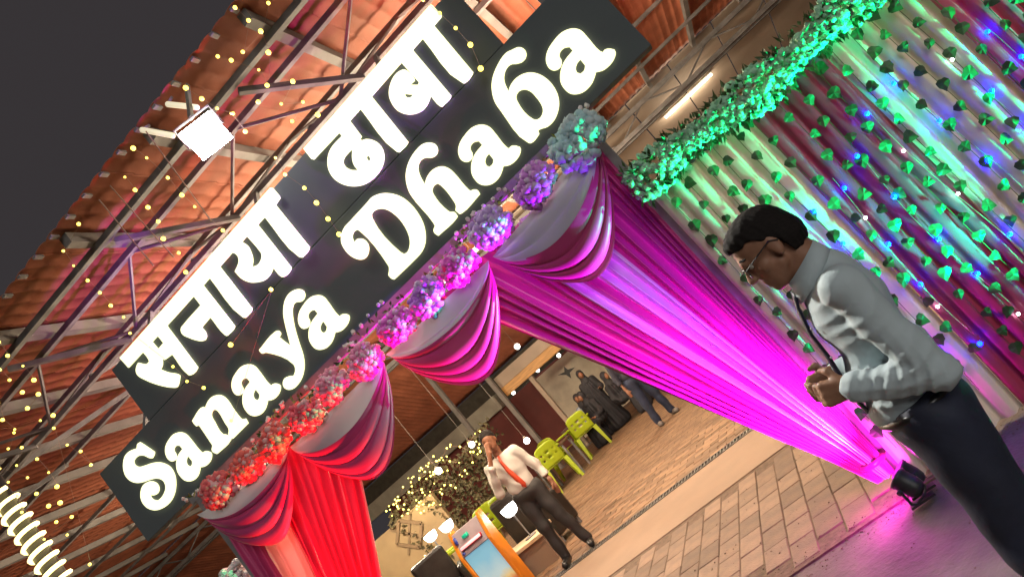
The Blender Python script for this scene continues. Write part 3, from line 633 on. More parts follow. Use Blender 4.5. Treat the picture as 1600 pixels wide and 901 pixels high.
# ================================================================== PAR uplights that colour the cloth
def par_light(x, y, col, aim, energy, label, spot=70, spill=0.0):
    t = empty("par_light", (x, y, 0), label, "stage light", "coloured uplights at the drapes"); g_ = .66
    p = np.array([x, y, .115]); a = np.array(aim, float) - p; a /= np.linalg.norm(a); side = np.cross(a, [0, 0, 1.0]); side /= np.linalg.norm(side)
    can_o = MB().lathe(p - a * .085 * g_, [(r * g_, h * g_) for r, h in ((.02, -.03), (.055, -.025), (.075, .0), (.085, .05), (.085, .14), (.092, .145), (.092, .17), (.078, .17), (.076, .15))], 20, a).build("can", M_BLACK, t, smooth=True)
    lens = MB(); lens.lathe(p + a * .045 * g_, [(.0, .0), (.074 * g_, .0), (.074 * g_, .008), (.0, .012)], 20, a); lens.build("lens", mat("lens_" + label.split()[0], (.1, .1, .1), .2, emit=col, estr=8.0), can_o)
    D3 = lambda z: np.array([0, 0, z * g_])
    yk = MB(); yk.tube([p + side * .105 * g_, p + side * .105 * g_ + D3(-.12), p + side * .06 * g_ + D3(-.155), p - side * .06 * g_ + D3(-.155), p - side * .105 * g_ + D3(-.12), p - side * .105 * g_], .008, 6)
    yk.bbox((x - .07, y - .024, 0.0), (x + .07, y + .024, .012)); yk.build("yoke", M_BLACK, t)
    for s in (1, -1): MB().lathe(p + side * .098 * s * g_, [(.0, 0), (.014, 0), (.014, .02), (.0, .02)], 10, side * s).build("knob", M_BLACK, t)
    light("beam", 'SPOT', p + a * .075, energy, col, t, radius=.035, aim=aim, spot=spot, blend=.8)
    if spill: light("spill", 'POINT', p + a * .10, spill, col, t, radius=.04)
    return t
par_light(0.06, -0.33, (1.0, 0.024, 0.74), (-0.20, -0.03, 0.60), 620, "magenta uplight on a black yoke at the foot of the purple curtain", 66, 24)
par_light(0.09, -0.24, (0.30, 0.003, 1.0), (-0.40, -0.01, 1.25), 1000, "violet uplight at the post between purple curtain and backdrop", 48)
par_light(-1.32, -0.40, (1.0, 0.0, 0.62), (-1.45, -0.12, 2.40), 340, "magenta uplight before the doorway, below the picture", 34)
par_light(-3.85, -0.46, (1.0, 0.012, 0.03), (-3.35, 0.0, 1.0), 900, "red uplight at the foot of the red curtain, below the picture", 62)
par_light(-2.95, -0.40, (1.0, 0.006, 0.03), (-3.10, -0.12, 2.40), 260, "red uplight before the left swags, below the picture", 36)
par_light(2.90, -0.25, (0.0, 1.0, 0.32), (1.40, -0.11, 1.40), 1500, "green uplight on the ground right of the backdrop, outside the picture", 70)
par_light(1.24, -0.37, (0.0, 1.0, 0.40), (0.80, -0.19, 2.2), 620, "teal uplight on the ground before the backdrop, hidden below the picture", 48)

# ================================================================== floodlight on the eave
t = empty("floodlight", (-1.93, -0.08, 4.62), "white LED floodlight shining from the roof eave above the sign", "floodlight")
fa = np.array([0.28, -0.75, -0.60]); fa /= np.linalg.norm(fa); fs_ = np.cross(fa, [0, 0, 1.0]); fs_ /= np.linalg.norm(fs_); fu = np.cross(fs_, fa); FR = np.stack([fs_, fu, fa], 1)
fp = np.array([-1.93, -0.08, 4.64])
hous = MB().box(fp - fa * .03, (.27, .24, .05), FR).build("housing", M_BLACK, t, bevel=.008)
MB().box(fp + fa * .0005, (.268, .238, .008), FR).build("lens", mat("flood_lens", (1, 1, 1), .2, emit=(1, .98, .9), estr=60.0), t)
for k in range(6): MB().box(fp - fa * .065 + fs_ * (-.10 + .04 * k), (.008, .20, .03), FR).build("cooling_fin", M_BLACK, hous)
bk = MB(); bk.tube([fp + fs_ * .15, fp + fs_ * .15 + fu * .15 - fa * .03, fp - fs_ * .15 + fu * .15 - fa * .03, fp - fs_ * .15], .01, 6); bk.build("bracket", M_STEEL, t)
MB().bar(fp + fu * .15 - fa * .03, (-1.95, 0.24, 5.26), .03, .03).build("arm", M_STEEL2, t)
light("flood_beam", 'SPOT', fp + fa * .02, 900, (1, .96, .86), t, radius=.10, aim=fp + fa, spot=86, blend=.35)
for i, (a, b_, lb) in enumerate([((262, 163), (308, 168), "short cream tube lamp clipped to the eave above the floodlight"), ((222, 203), (270, 212), "short cream tube lamp clipped to the eave beside the floodlight")]):
    p, q = onY(*a, 0.12), onY(*b_, 0.02); t = empty("eave_tube", p, lb, "lamp"); MB().tube([p, q], .022, 10).build("tube", mat("cream_tube", (.8, .75, .6), .4, emit=(1, .88, .6), estr=0.45), t, smooth=True)
    MB().bar(p, (p[0], 0.24, 5.30), .02, .02).build("clip_arm", M_STEEL2, t)

# ================================================================== fairy lights hung from the eave
b_ = MB(); b_.ball((0, 0, 0), .0115, 8, 6); BUL = b_.mesh("bulb", True); BUL.materials.append(M_WARMBULB)
def fairy(pts, y, label, wire_top=None, group="fairy light strings hung from the eave"):
    Q = [onY(u, v, y) for u, v in pts]; z = Q[0]
    t = empty("fairy_string", z, label, "light string", group)
    W = ([wire_top] if wire_top is not None else []) + Q
    if len(W) > 1: MB().tube(W, .0014, 4).build("wire", M_WIRE, t)
    for q in Q:
        o = link("bulb", BUL, None, t, world_co=False); o.location = Vector(q) - Vector(z) + Vector((0, -.012, 0)); s = random.uniform(.75, 1.65); o.scale = (s, s, s)
FS = [([(210, 232), (231, 247), (264, 278), (286, 305), (306, 323), (350, 360)], "fairy light string ending at the first upper word, below the floodlight"),
      ([(197, 277), (213, 297), (233, 324), (249, 346), (257, 373), (281, 395), (292, 425)], "fairy light string hanging left of the floodlight onto the sign top"),
      ([(369, 13), (390, 33), (381, 82), (409, 50), (421, 83)], "fairy light string at the eave near the top picture edge"),
      ([(342, 89), (363, 95), (406, 110), (419, 134), (405, 160)], "fairy light string crossing below the upper eave right of the floodlight"),
      ([(292, 138), (317, 155), (341, 170), (366, 178), (385, 206), (363, 178)], "fairy light string running past the floodlight lens"),
      ([(421, 6), (409, 51), (422, 84), (420, 135), (459, 128), (441, 163), (475, 160), (458, 190), (498, 180)], "fairy light string over the truss left of the upper right word"),
      ([(432, 247), (447, 273), (477, 294), (496, 317), (514, 342), (531, 366)], "fairy light string falling between the two words onto the sign"),
      ([(662, 1), (688, 22), (713, 45), (736, 71), (752, 108)], "fairy light string over the right end of the upper word"),
      ([(195, 495), (205, 520), (272, 572), (294, 595), (320, 605)], "fairy light string crossing the first upper letter"),
      ([(125, 350), (101, 392), (117, 415), (139, 438), (158, 457), (175, 477)], "fairy light string at the left end of the eave against the sky"),
      ([(362, 538), (425, 452), (363, 656)], "three fairy bulbs caught on the lower left word"),
      ([(0, 534), (14, 555), (38, 571), (55, 593), (37, 612), (62, 615), (45, 637)], "fairy light string at the left picture edge, upper of the cluster"),
      ([(2, 577), (17, 593), (0, 629), (6, 655), (25, 670), (65, 656)], "fairy light string at the left picture edge beside the truss"),
      ([(24, 675), (15, 700), (36, 698), (28, 726), (2, 731), (45, 745), (15, 752)], "fairy light string low at the left picture edge, above the wrapped pole"),
      ([(60, 716), (78, 737), (91, 759), (59, 770), (29, 773), (36, 799)], "fairy light string in the middle of the left cluster"),
      ([(128, 704), (144, 725), (107, 694)], "three fairy bulbs left of the letter S"), ([(78, 789), (96, 784), (90, 814), (114, 806), (71, 841), (107, 834)], "fairy light string below the left cluster beside the rope lit pole"),
      ([(142, 880), (86, 668), (85, 648)], "lowest fairy bulbs before the tiled roof at the lower left")]
for k, (pts, lb) in enumerate(FS):
    y = 0.02 if k in (6, 7, 8, 10) else (-0.02 if k < 6 else 0.0)
    fairy(pts, y, lb)
for k, (a, b_) in enumerate([((172, 290), (272, 402)), ((155, 312), (240, 415)), ((228, 205), (330, 345))]):
    p, q = onY(*a, 0.0), onY(*b_, 0.03); t = empty("light_wire", p, ("unlit cable hanging from the eave, lower of two left of the sign", "unlit cable hanging from the eave, leftmost of the dark ones", "unlit double cable hanging just below the floodlight")[k], "cable")
    MB().tube([p, (p + q) / 2 + np.array([0, 0, -.03]), q], .005, 5).build("cable", M_WIRE, t)
    for w_ in np.linspace(.2, .95, 5): MB().lathe(p + (q - p) * w_ + np.array([0, 0, -.03 * 4 * w_ * (1 - w_)]), [(.004, -.012), (.007, 0), (.003, .014)], 6).build("unlit_bulb", M_WIRE, t)
# wrapped pole at the lower left
q = onY(45, 835, 0.5)
t = empty("rope_lit_pole", (q[0], 0.5, 0), "pole wrapped in bright LED rope at the lower left corner", "pole")
MB().tube([(q[0], 0.5, 0), (q[0], 0.5, 4.7)], .085, 14).build("pole", M_BLACK, t, smooth=True)
H = [(q[0] + .105 * cos(a), 0.5 + .105 * sin(a), 2.4 + .112 * a / (2 * pi)) for a in np.arange(0, 2 * pi * 17, .3)]
MB().tube(H, .021, 6).build("led_rope", mat("led_rope", (1, .9, .6), .4, emit=(1.0, .80, .30), estr=1.9), t, smooth=True)

# ================================================================== people: smooth bodies from blended tapered limbs
def cap(a, b_, r1, r2=None): return ('c', np.array(a, float), np.array(b_, float), r1, r1 if r2 is None else r2)
def ell(c, r, R=None): return ('e', np.array(c, float), np.array(r, float), np.eye(3) if R is None else np.array(R, float))
def sdf_mesh(name, prims, vox, k=0.03, inflate=0.0, wrinkle=None, cuts=()):
    lo = np.full(3, 1e9); hi = -lo
    for p in prims:
        if p[0] == 'c': m = max(p[3], p[4]); lo = np.minimum(lo, np.minimum(p[1], p[2]) - m); hi = np.maximum(hi, np.maximum(p[1], p[2]) + m)
        else: m = p[2].max(); lo = np.minimum(lo, p[1] - m); hi = np.maximum(hi, p[1] + m)
    mg = inflate + 3 * vox + 0.01; lo -= mg; hi += mg
    n = np.ceil((hi - lo) / vox).astype(int) + 1
    ax = [lo[i] + vox * np.arange(n[i]) for i in range(3)]
    D = np.full(n, 1.0)
    for p in prims:
        pad = inflate + k + 3 * vox
        if p[0] == 'c': m = max(p[3], p[4]); l = np.minimum(p[1], p[2]) - m - pad; h = np.maximum(p[1], p[2]) + m + pad
        else: m = p[2].max(); l = p[1] - m - pad; h = p[1] + m + pad
        i0 = np.clip(((l - lo) / vox).astype(int), 0, n - 1); i1 = np.clip(((h - lo) / vox).astype(int) + 2, 1, n)
        X, Y, Z = np.meshgrid(ax[0][i0[0]:i1[0]], ax[1][i0[1]:i1[1]], ax[2][i0[2]:i1[2]], indexing='ij')
        if p[0] == 'c':
            a, b_, r1, r2 = p[1:]; d = b_ - a; L2 = d @ d + 1e-12
            t = np.clip(((X - a[0]) * d[0] + (Y - a[1]) * d[1] + (Z - a[2]) * d[2]) / L2, 0, 1)
            q = np.sqrt((X - a[0] - t * d[0]) ** 2 + (Y - a[1] - t * d[1]) ** 2 + (Z - a[2] - t * d[2]) ** 2) - (r1 + (r2 - r1) * t)
        else:
            c, r, R = p[1:]; P = np.stack([X - c[0], Y - c[1], Z - c[2]], -1) @ R; s = P / r
            k0 = np.sqrt((s ** 2).sum(-1)); k1 = np.sqrt(((s / r) ** 2).sum(-1)) + 1e-9; q = k0 * (k0 - 1.0) / k1
        q = q - inflate
        S = D[i0[0]:i1[0], i0[1]:i1[1], i0[2]:i1[2]]
        hh = np.clip(0.5 + 0.5 * (S - q) / k, 0, 1); S[...] = S * (1 - hh) + q * hh - k * hh * (1 - hh)
    if wrinkle is not None or cuts:
        X, Y, Z = np.meshgrid(*ax, indexing='ij')
        if wrinkle is not None: D += wrinkle(X, Y, Z)
        for fn in cuts: D = np.maximum(D, fn(X, Y, Z))
    S = D < 0; c = np.zeros(np.array(n) - 1, int)
    corners = [(i, j, l) for i in (0, 1) for j in (0, 1) for l in (0, 1)]
    sl = lambda A, o: A[o[0]:A.shape[0] - 1 + o[0], o[1]:A.shape[1] - 1 + o[1], o[2]:A.shape[2] - 1 + o[2]]
    for o in corners: c += sl(S, o)
    act = (c > 0) & (c < 8); I = np.argwhere(act); idx = -np.ones(act.shape, int); idx[act] = np.arange(len(I))
    acc = np.zeros((len(I), 3)); cnt = np.zeros(len(I))
    for o in corners:
        for a in range(3):
            if o[a]: continue
            o2 = list(o); o2[a] = 1
            d0 = D[I[:, 0] + o[0], I[:, 1] + o[1], I[:, 2] + o[2]]; d1 = D[I[:, 0] + o2[0], I[:, 1] + o2[1], I[:, 2] + o2[2]]
            m = (d0 < 0) != (d1 < 0); t = np.where(m, d0 / np.where(m, d0 - d1, 1), 0)
            P = np.tile(np.array(o, float), (len(I), 1)); P[:, a] += t; acc[m] += P[m]; cnt[m] += 1
    V = lo + vox * (I + acc / cnt[:, None]); Fc = []
    for a in range(3):
        b1, b2 = (a + 1) % 3, (a + 2) % 3; s0 = [slice(None)] * 3; s1 = [slice(None)] * 3; s0[a] = slice(0, -1); s1[a] = slice(1, None)
        A = S[tuple(s0)]; B_ = S[tuple(s1)]; J = np.argwhere(A != B_); J = J[(J[:, b1] > 0) & (J[:, b2] > 0) & (J[:, b1] < n[b1] - 1) & (J[:, b2] < n[b2] - 1)]
        ins = A[J[:, 0], J[:, 1], J[:, 2]]
        def cell(da, db):
            K = J.copy(); K[:, b1] -= da; K[:, b2] -= db; return idx[K[:, 0], K[:, 1], K[:, 2]]
        q = np.stack([cell(1, 1), cell(0, 1), cell(0, 0), cell(1, 0)], 1); q[~ins] = q[~ins][:, ::-1]; Fc.append(q)
    Fc = np.concatenate(Fc); me = bpy.data.meshes.new(name); me.from_pydata(V.tolist(), [], Fc.tolist())
    me.polygons.foreach_set("use_smooth", [True] * len(Fc)); me.update(); return me

def hand_prims(w, d, up, side, curl=0.9, s=1.0, thumb=1):
    """palm from wrist w along d; up = back of the hand; side = thumb side"""
    w, d, up, side = [np.array(v, float) for v in (w, d, up, side)]
    d /= np.linalg.norm(d); side = side - d * (side @ d); side /= np.linalg.norm(side); up = np.cross(side, d) if np.cross(side, d) @ up > 0 else -np.cross(side, d)
    P = [cap(w + side * .018 * s, w + d * .075 * s + side * .026 * s, .017 * s, .015 * s), cap(w - side * .014 * s, w + d * .072 * s - side * .026 * s, .016 * s, .014 * s), cap(w, w + d * .074 * s, .017 * s, .015 * s)]
    for k, (o, L) in enumerate(((.028, .072), (.010, .080), (-.009, .074), (-.027, .058))):
        p = w + d * .08 * s + side * o * s; a = 0.25 * curl; r = .0088 * s
        for j, f in enumerate((.45, .32, .25)):
            a += curl * (.35 + .25 * j) + .06 * k; dd = d * cos(a) - up * sin(a); q = p + dd * L * f * s; P.append(cap(p, q, r, r * .9)); p = q; r *= .92
    p = w + d * .025 * s + side * .03 * s; dd = d * .55 + side * .75 - up * .25; dd /= np.linalg.norm(dd); q = p + dd * .04 * s; P.append(cap(p, q, .012 * s, .0105 * s))
    dd = d * .85 + side * .25 - up * .45; dd /= np.linalg.norm(dd); P.append(cap(q, q + dd * .032 * s, .0105 * s, .008 * s)); return P

def skin_mat(name, col): return mat(name, col, 0.5, var=0.12, vscale=30, bump=0.04, bscale=180, spec=0.4)
M_SKIN = skin_mat("brown_skin", (0.31, 0.155, 0.095)); M_SKIN2 = skin_mat("dark_brown_skin", (0.24, 0.105, 0.058))  # second tone is an even, darker brown
M_HAIR = mat("black_hair", (0.014, 0.011, 0.010), 0.8, var=0.3, vscale=60, bump=0.25, bscale=300, stretch=(1, 1, 4), spec=0.2)
M_SHIRT = mat("white_shirt_cotton", (0.50, 0.59, 0.62), 0.75, var=0.05, vscale=8, bump=0.12, bscale=30)
M_SHIRT2 = mat("cream_shirt_cotton", (0.56, 0.53, 0.48), 0.75, var=0.05, vscale=8, bump=0.1, bscale=30)
M_NAVY = mat("navy_trousers", (0.018, 0.022, 0.045), 0.7, var=0.2, vscale=10, bump=0.1, bscale=50)
M_CHAR = mat("charcoal_trousers", (0.028, 0.026, 0.026), 0.7, var=0.2, vscale=10, bump=0.1)
M_SHOE = mat("black_shoe_leather", (0.012, 0.011, 0.011), 0.3, var=0.2)

# ---- man in the foreground: profile, facing the drapes on the left, head bowed, hands together
px_ = lambda u, v, y: onY(u, v, y)
Y0 = -2.05
man = empty("person", (0.32, Y0, 0), "man in white shirt and navy tie looking down at his hands before the drapes", "person")
hc = np.array([0.315, Y0, 1.572]); th = radians(13); hf = np.array([-cos(th), -0.04, -sin(th)]); hf /= np.linalg.norm(hf); hu = np.array([-sin(th), 0, cos(th)]); hs = np.cross(hu, hf); HR = np.stack([hf, hs, hu], 1)
def hp(f, s, u): return hc + HR @ np.array([f, s, u])
neck_b = np.array([0.385, Y0, 1.405])
HEAD = [ell(hp(-.008, 0, .025), (.100, .078, .088), HR), ell(hp(.036, 0, -.042), (.058, .060, .082), HR), cap(hp(.015, .045, -.06), hp(.06, .015, -.098), .024, .02), cap(hp(.015, -.045, -.06), hp(.06, -.015, -.098), .024, .02),
        ell(hp(.074, 0, -.100), (.020, .022, .018), HR), cap(hp(.090, 0, .012), hp(.112, 0, -.030), .009, .013), ell(hp(.105, .012, -.034), (.010, .009, .008), HR), ell(hp(.105, -.012, -.034), (.010, .009, .008), HR), cap(hp(.084, .035, .022), hp(.084, -.035, .022), .013, .013),
        cap(hp(.088, .016, -.064), hp(.088, -.016, -.064), .0085), cap(hp(.085, .013, -.078), hp(.085, -.013, -.078), .009),
        cap(hp(-.035, 0, -.055), neck_b, .055, .060), cap(hp(.0, 0, -.08), neck_b + [-.02, 0, -.01], .045, .05)]
for s in (1, -1): HEAD += [ell(hp(-.012, .078 * s, -.012), (.020, .010, .032), HR), ell(hp(-.008, .082 * s, -.036), (.010, .007, .012), HR), ell(hp(.05, .052 * s, -.03), (.022, .016, .018), HR)]
sh = {s: np.array([0.385, Y0 + .165 * s, 1.350]) for s in (1, -1)}
el = {-1: np.array([0.408, Y0 - .205, 1.035]), 1: np.array([0.44, Y0 + .22, 1.03])}
wr = {-1: np.array([0.232, Y0 - .135, 1.110]), 1: np.array([0.215, Y0 + .10, 1.115])}
hip = {s: np.array([0.335, Y0 + .095 * s, .90]) for s in (1, -1)}; kn = {1: np.array([0.30, Y0 + .11, .49]), -1: np.array([0.285, Y0 - .11, .49])}; an = {1: np.array([0.36, Y0 + .12, .085]), -1: np.array([0.33, Y0 - .12, .085])}
TORSO = [ell((.362, Y0, 1.235), (.100, .156, .185)), ell((.326, Y0, 1.05), (.096, .136, .16)), ell((.328, Y0, .95), (.094, .140, .12)), cap(sh[1], sh[-1], .055), cap((.385, Y0, 1.40), (.37, Y0, 1.30), .07, .095), ell((.412, Y0, 1.29), (.066, .13, .12))]
ARMS = {s: [cap(sh[s], el[s], .053, .044), cap(el[s], wr[s], .043, .033)] for s in (1, -1)}
HANDS = hand_prims(wr[-1] + [-.015, 0.01, .006], (-.86, .38, .22), (-.1, -.6, .7), (-.1, .3, .9), 1.15) + hand_prims(wr[1] + [-.015, -.008, .006], (-.90, -.38, .18), (-.1, .6, .6), (-.2, -.3, .9), 1.25)
LEGS = [cap(hip[s], kn[s], .094, .064) for s in (1, -1)] + [cap(kn[s], an[s], .060, .044) for s in (1, -1)] + [ell((.335, Y0, .88), (.104, .152, .10))]
FEET = [cap(an[s] + [.02, 0, -.04], an[s] + [-.16, .01 * s, -.05], .04, .035) for s in (1, -1)]
# the body: one continuous skin
body = sdf_mesh("body", HEAD + [('e', p[1], p[2] - .02, p[3]) if p[0] == 'e' else cap(p[1], p[2], p[3] - .02, p[4] - .02) for p in TORSO + ARMS[1] + ARMS[-1] + LEGS] + [cap(wr[s] + (el[s] - wr[s]) * .25, wr[s] - (el[s] - wr[s]) * .06, .030, .026) for s in (1, -1)] + HANDS, 0.0052, 0.012)
body_o = link("body", body, M_SKIN, man)
def wr_fold(scale, amp, seed):
    def f(X, Y, Z):
        return amp * (np.sin(scale * (1.3 * Z + .9 * X) + 2.2 * np.sin(7 * Y + 5 * Z + seed)) * np.sin(.6 * scale * (X - .4 * Z) + 3 * np.sin(6 * X + seed)) + .6 * np.sin(1.9 * scale * (Z - .5 * X + .3 * Y) + seed))
    return f
SH = TORSO + ARMS[1] + ARMS[-1] + [cap(el[-1] + (wr[-1] - el[-1]) * .3, el[-1] + (wr[-1] - el[-1]) * .55, .046, .043), ell((.30, Y0, .97), (.10, .13, .07)), cap(wr[-1] + (el[-1] - wr[-1]) * .16, wr[-1] + (el[-1] - wr[-1]) * .02, .037, .038), cap(wr[1] + (el[1] - wr[1]) * .16, wr[1] + (el[1] - wr[1]) * .02, .037, .038)]
def shirt_fold(X, Y, Z):
    base = wr_fold(22, .0042, 1.0)(X, Y, Z)
    def crease(c, r, d, fr, am):
        c = np.array(c); d = np.array(d, float); d /= np.linalg.norm(d); q = np.exp(-((X - c[0]) ** 2 + (Y - c[1]) ** 2 + (Z - c[2]) ** 2) / r ** 2)
        t = (X - c[0]) * d[0] + (Y - c[1]) * d[1] + (Z - c[2]) * d[2]
        return am * q * (np.abs(np.sin(fr * t + 2.2 * np.sin(14 * (X + Z)) + 3 * Y)) ** .6 - .6)
    e = el[-1]; w_ = wr[-1]
    return base + crease(e + (w_ - e) * .25, .10, w_ - e, 95, .012) + crease(e + (sh[-1] - e) * .2, .09, sh[-1] - e, 80, .010) + crease(sh[-1] + np.array([-.06, 0, -.08]), .12, (.6, 0, -.8), 60, .008) + crease((.27, Y0 - .12, 1.02), .13, (.3, 0, 1), 55, .008) + crease(w_ + (e - w_) * .12, .06, w_ - e, 110, .007)
cutneck = lambda X, Y, Z: (Z - 1.425) * .93 - (X - .36) * .45
shirt_o = link("shirt", sdf_mesh("shirt", SH, 0.0062, 0.022, 0.008, shirt_fold, (lambda X, Y, Z: .905 - Z, cutneck)), M_SHIRT, man)
cb = MB(); ring = []
for i in range(29):
    a = 2 * pi * i / 28; fr = .5 - .5 * cos(a)      # 0 at the throat, 1 at the nape
    c = np.array([.352 - .066 * cos(a) * 1.05 + 0, Y0 + .070 * sin(a), 1.408 + .058 * fr]); c[0] += .006
    o = np.array([-cos(a) * .8, sin(a), 0]); ring.append((c + [0, 0, .034 - .004 * fr] + o * -.004, c + o * .012 + [0, 0, -.006], c + o * .018 + [0, 0, -.022 - .016 * (1 - fr)]))
V = [p for r in ring for p in r]; Fc = []
for i in range(28):
    for j in range(2): a = i * 3 + j; Fc.append((a, a + 1, a + 4, a + 3))
cb.add(V, Fc); co = cb.build("collar", M_SHIRT, shirt_o, smooth=True); md = co.modifiers.new("t", 'SOLIDIFY'); md.thickness = .004
link("trousers", sdf_mesh("trousers", LEGS + [ell((.332, Y0, .93), (.106, .150, .07))] + [cap(an[s] + [0, 0, .06], an[s] + [0, 0, -.03], .055, .058) for s in (1, -1)], 0.009, 0.03, 0.016, wr_fold(18, .005, 4.0), (lambda X, Y, Z: Z - .985 - .1 * (X - .34), lambda X, Y, Z: .035 - Z)), M_NAVY, man)
bt = MB(); bt.tube([(.332 + .124 * cos(a), Y0 + .169 * sin(a), .962 + .012 * cos(a)) for a in np.linspace(0, 2 * pi, 41)[:-1]], .016, 8, closed=True); bt.build("belt", M_SHOE, man, smooth=True)
for f in FEET: link("shoe", sdf_mesh("shoe", [f, cap(f[1] + [0, 0, -.015], f[2] + [0, 0, -.012], .036, .03)], 0.008, 0.02, 0.006, None, (lambda X, Y, Z: .004 - Z,)), M_SHOE, man)
# hair cap, thinner at the temple
HS = [ell(hp(-.012, 0, .031), (.099, .080, .087), HR), ell(hp(-.045, 0, -.02), (.072, .077, .075), HR), ell(hp(.008, 0, .082), (.078, .060, .034), HR)]
def haircut(X, Y, Z):
    P = np.stack([X - hc[0], Y - hc[1], Z - hc[2]], -1) @ HR; f, s, u = P[..., 0], np.abs(P[..., 1]), P[..., 2]
    line = np.where(f > .0, .035 + .50 * np.maximum(f - .0, 0) , -.062 + .0 * f)
    line = np.where(f > -.035, np.where(f > .012, .048 + .28 * (f - .012), -.02 + (f + .035) * 1.2), -.078)
    return (line - u) * .75 + .0035 * np.sin(160 * f + 40 * s) * np.sin(130 * u)
link("hair", sdf_mesh("hair", HS, 0.0042, 0.015, 0.005, lambda X, Y, Z: .0022 * np.sin(210 * X + 60 * Z) * np.sin(190 * Y + 90 * X), (haircut,)), M_HAIR, man)
for s in (1, -1):
    eb = MB(); eb.tube([hp(.088, .018 * s, .028), hp(.086, .036 * s, .034), hp(.072, .054 * s, .028)], [.005, .0055, .003], 6); eb.build("eyebrow", M_HAIR, body_o)
    ey = MB(); ey.ball(hp(.076, .032 * s, .002), .0115, 10, 8); ey.build("eye", mat("eye_white", (.5, .46, .42), .2), body_o, smooth=True)
# glasses
gl_ = empty("eyeglasses", hp(.10, 0, 0), "dark rimmed glasses worn by the man in the foreground", "glasses")
for s in (1, -1):
    R_ = [hp(.106 - .006 * abs(cos(a)), (.032 + .024 * cos(a)) * s, -.004 + .018 * sin(a)) for a in np.linspace(0, 2 * pi, 17)[:-1]]
    MB().tube(R_, .0020, 5, closed=True).build("rim", M_BLACK, gl_)
    MB().tube([hp(.100, .056 * s, .004), hp(.06, .079 * s, .006), hp(-.01, .090 * s, .008), hp(-.03, .088 * s, -.012)], .0022, 5).build("temple_arm", M_BLACK, gl_)
MB().tube([hp(.106, .008, .004), hp(.112, 0, .006), hp(.106, -.008, .004)], .002, 5).build("bridge", M_BLACK, gl_)
# tie down the shirt front
TP = [(.295, 1.415, .016), (.284, 1.39, .024), (.272, 1.365, .016), (.246, 1.28, .026), (.240, 1.20, .032), (.222, 1.10, .040), (.215, 1.03, .042), (.217, .995, .002)]
tb = MB(); V = []
for (x, z, w_) in TP: V += [(x - .008, Y0 - w_, z), (x - .016, Y0, z), (x - .008, Y0 + w_, z)]
tb.add(V, [f for i in range(len(TP) - 1) for f in ((3 * i, 3 * i + 3, 3 * i + 4, 3 * i + 1), (3 * i + 1, 3 * i + 4, 3 * i + 5, 3 * i + 2))]); to = tb.build("tie", mat("navy_tie_silk", (.014, .016, .04), .4, var=.1), man, smooth=True)
md = to.modifiers.new("t", 'SOLIDIFY'); md.thickness = .006
for z in (1.30, 1.20, 1.10): MB().ball((.245 - (1.30 - z) * .14, Y0 - .055, z), .0045, 6, 4).build("button", M_WHITESAT, shirt_o)

def figure(name, loc, face, label, J, mats, vox=.013, extra=None, scale=1.0):
    """a smaller figure; joints J in local metres with +x = its left, -y = the way it faces"""
    ca, sa = cos(face), sin(face); Rz = np.array([[ca, -sa, 0], [sa, ca, 0], [0, 0, 1]]); L = np.array(loc, float)
    W = lambda p: L + Rz @ (np.array(p, float) * scale)
    C = lambda a, b_, r1, r2=None: cap(W(a), W(b_), r1 * scale, (r1 if r2 is None else r2) * scale)
    E_ = lambda c, r, tilt=0: ell(W(c), np.array(r) * scale, Rz)
    t = empty(name, loc, label, "person")
    return t, W, C, E_
# ---- rear man: white shirt, orange lanyard, phone hand at his face
rm, W, C, E_ = figure("person", (-3.50, 3.72, 0), radians(12), "man in white shirt and red tie standing with a hand to his face", None, None, scale=1.06)
hd = (.03, -.04, 1.60)
SKN = [E_((.03, -.03, 1.63), (.078, .096, .10)), E_((.03, -.06, 1.56), (.06, .066, .08)), C((.03, -.13, 1.585), (.03, -.145, 1.56), .012, .014), C((.02, .0, 1.52), (0, .0, 1.40), .052, .056), E_((.108, -.02, 1.59), (.01, .02, .03)), E_((-.05, -.02, 1.59), (.01, .02, .03)), C((.02, -.115, 1.525), (.04, -.115, 1.525), .01)]
TO = [E_((0, 0, 1.22), (.185, .115, .20)), E_((0, -.01, 1.03), (.160, .115, .15)), C((-.17, 0, 1.36), (.17, 0, 1.36), .06)]
AR = [C((.185, 0, 1.35), (.27, .02, 1.07), .055, .048), C((.27, .02, 1.07), (.30, -.05, .84), .045, .034), C((-.185, 0, 1.35), (-.24, -.10, 1.09), .055, .05), C((-.24, -.10, 1.09), (-.11, -.20, 1.36), .048, .034)]
HN = [C((.30, -.05, .85), (.305, -.07, .74), .03, .024), C((-.11, -.20, 1.37), (-.02, -.175, 1.51), .03, .028)] + [C((.305 + .014 * k, -.075, .76), (.30 + .015 * k, -.07, .67 + .008 * abs(k)), .010, .008) for k in (-2, -1, 0, 1)] + [C((.29, -.09, .79), (.265, -.115, .745), .011, .009)] + [C((-.02 + .016 * k, -.175, 1.50), (.02 + .016 * k, -.15, 1.61), .012, .010) for k in (-2, -1, 0, 1)] + [C((-.09, -.17, 1.44), (-.06, -.14, 1.50), .011, .009)]
LG = [C((.09, 0, .90), (.13, -.03, .50), .095, .066), C((.13, -.03, .50), (.19, .01, .09), .06, .046), C((-.09, 0, .90), (-.10, -.02, .50), .095, .066), C((-.10, -.02, .50), (-.13, .02, .09), .06, .046), E_((0, 0, .90), (.165, .12, .10))]
FT = [C((.19, .02, .05), (.22, -.16, .045), .042, .036), C((-.13, .03, .05), (-.16, -.15, .045), .042, .036)]
shrink = lambda P, d: [cap(p[1], p[2], p[3] - d, p[4] - d) if p[0] == 'c' else ell(p[1], p[2] - d, p[3]) for p in P]
link("body", sdf_mesh("body", SKN + shrink(TO + AR + LG, .016) + HN, .0095, .018), M_SKIN2, rm)
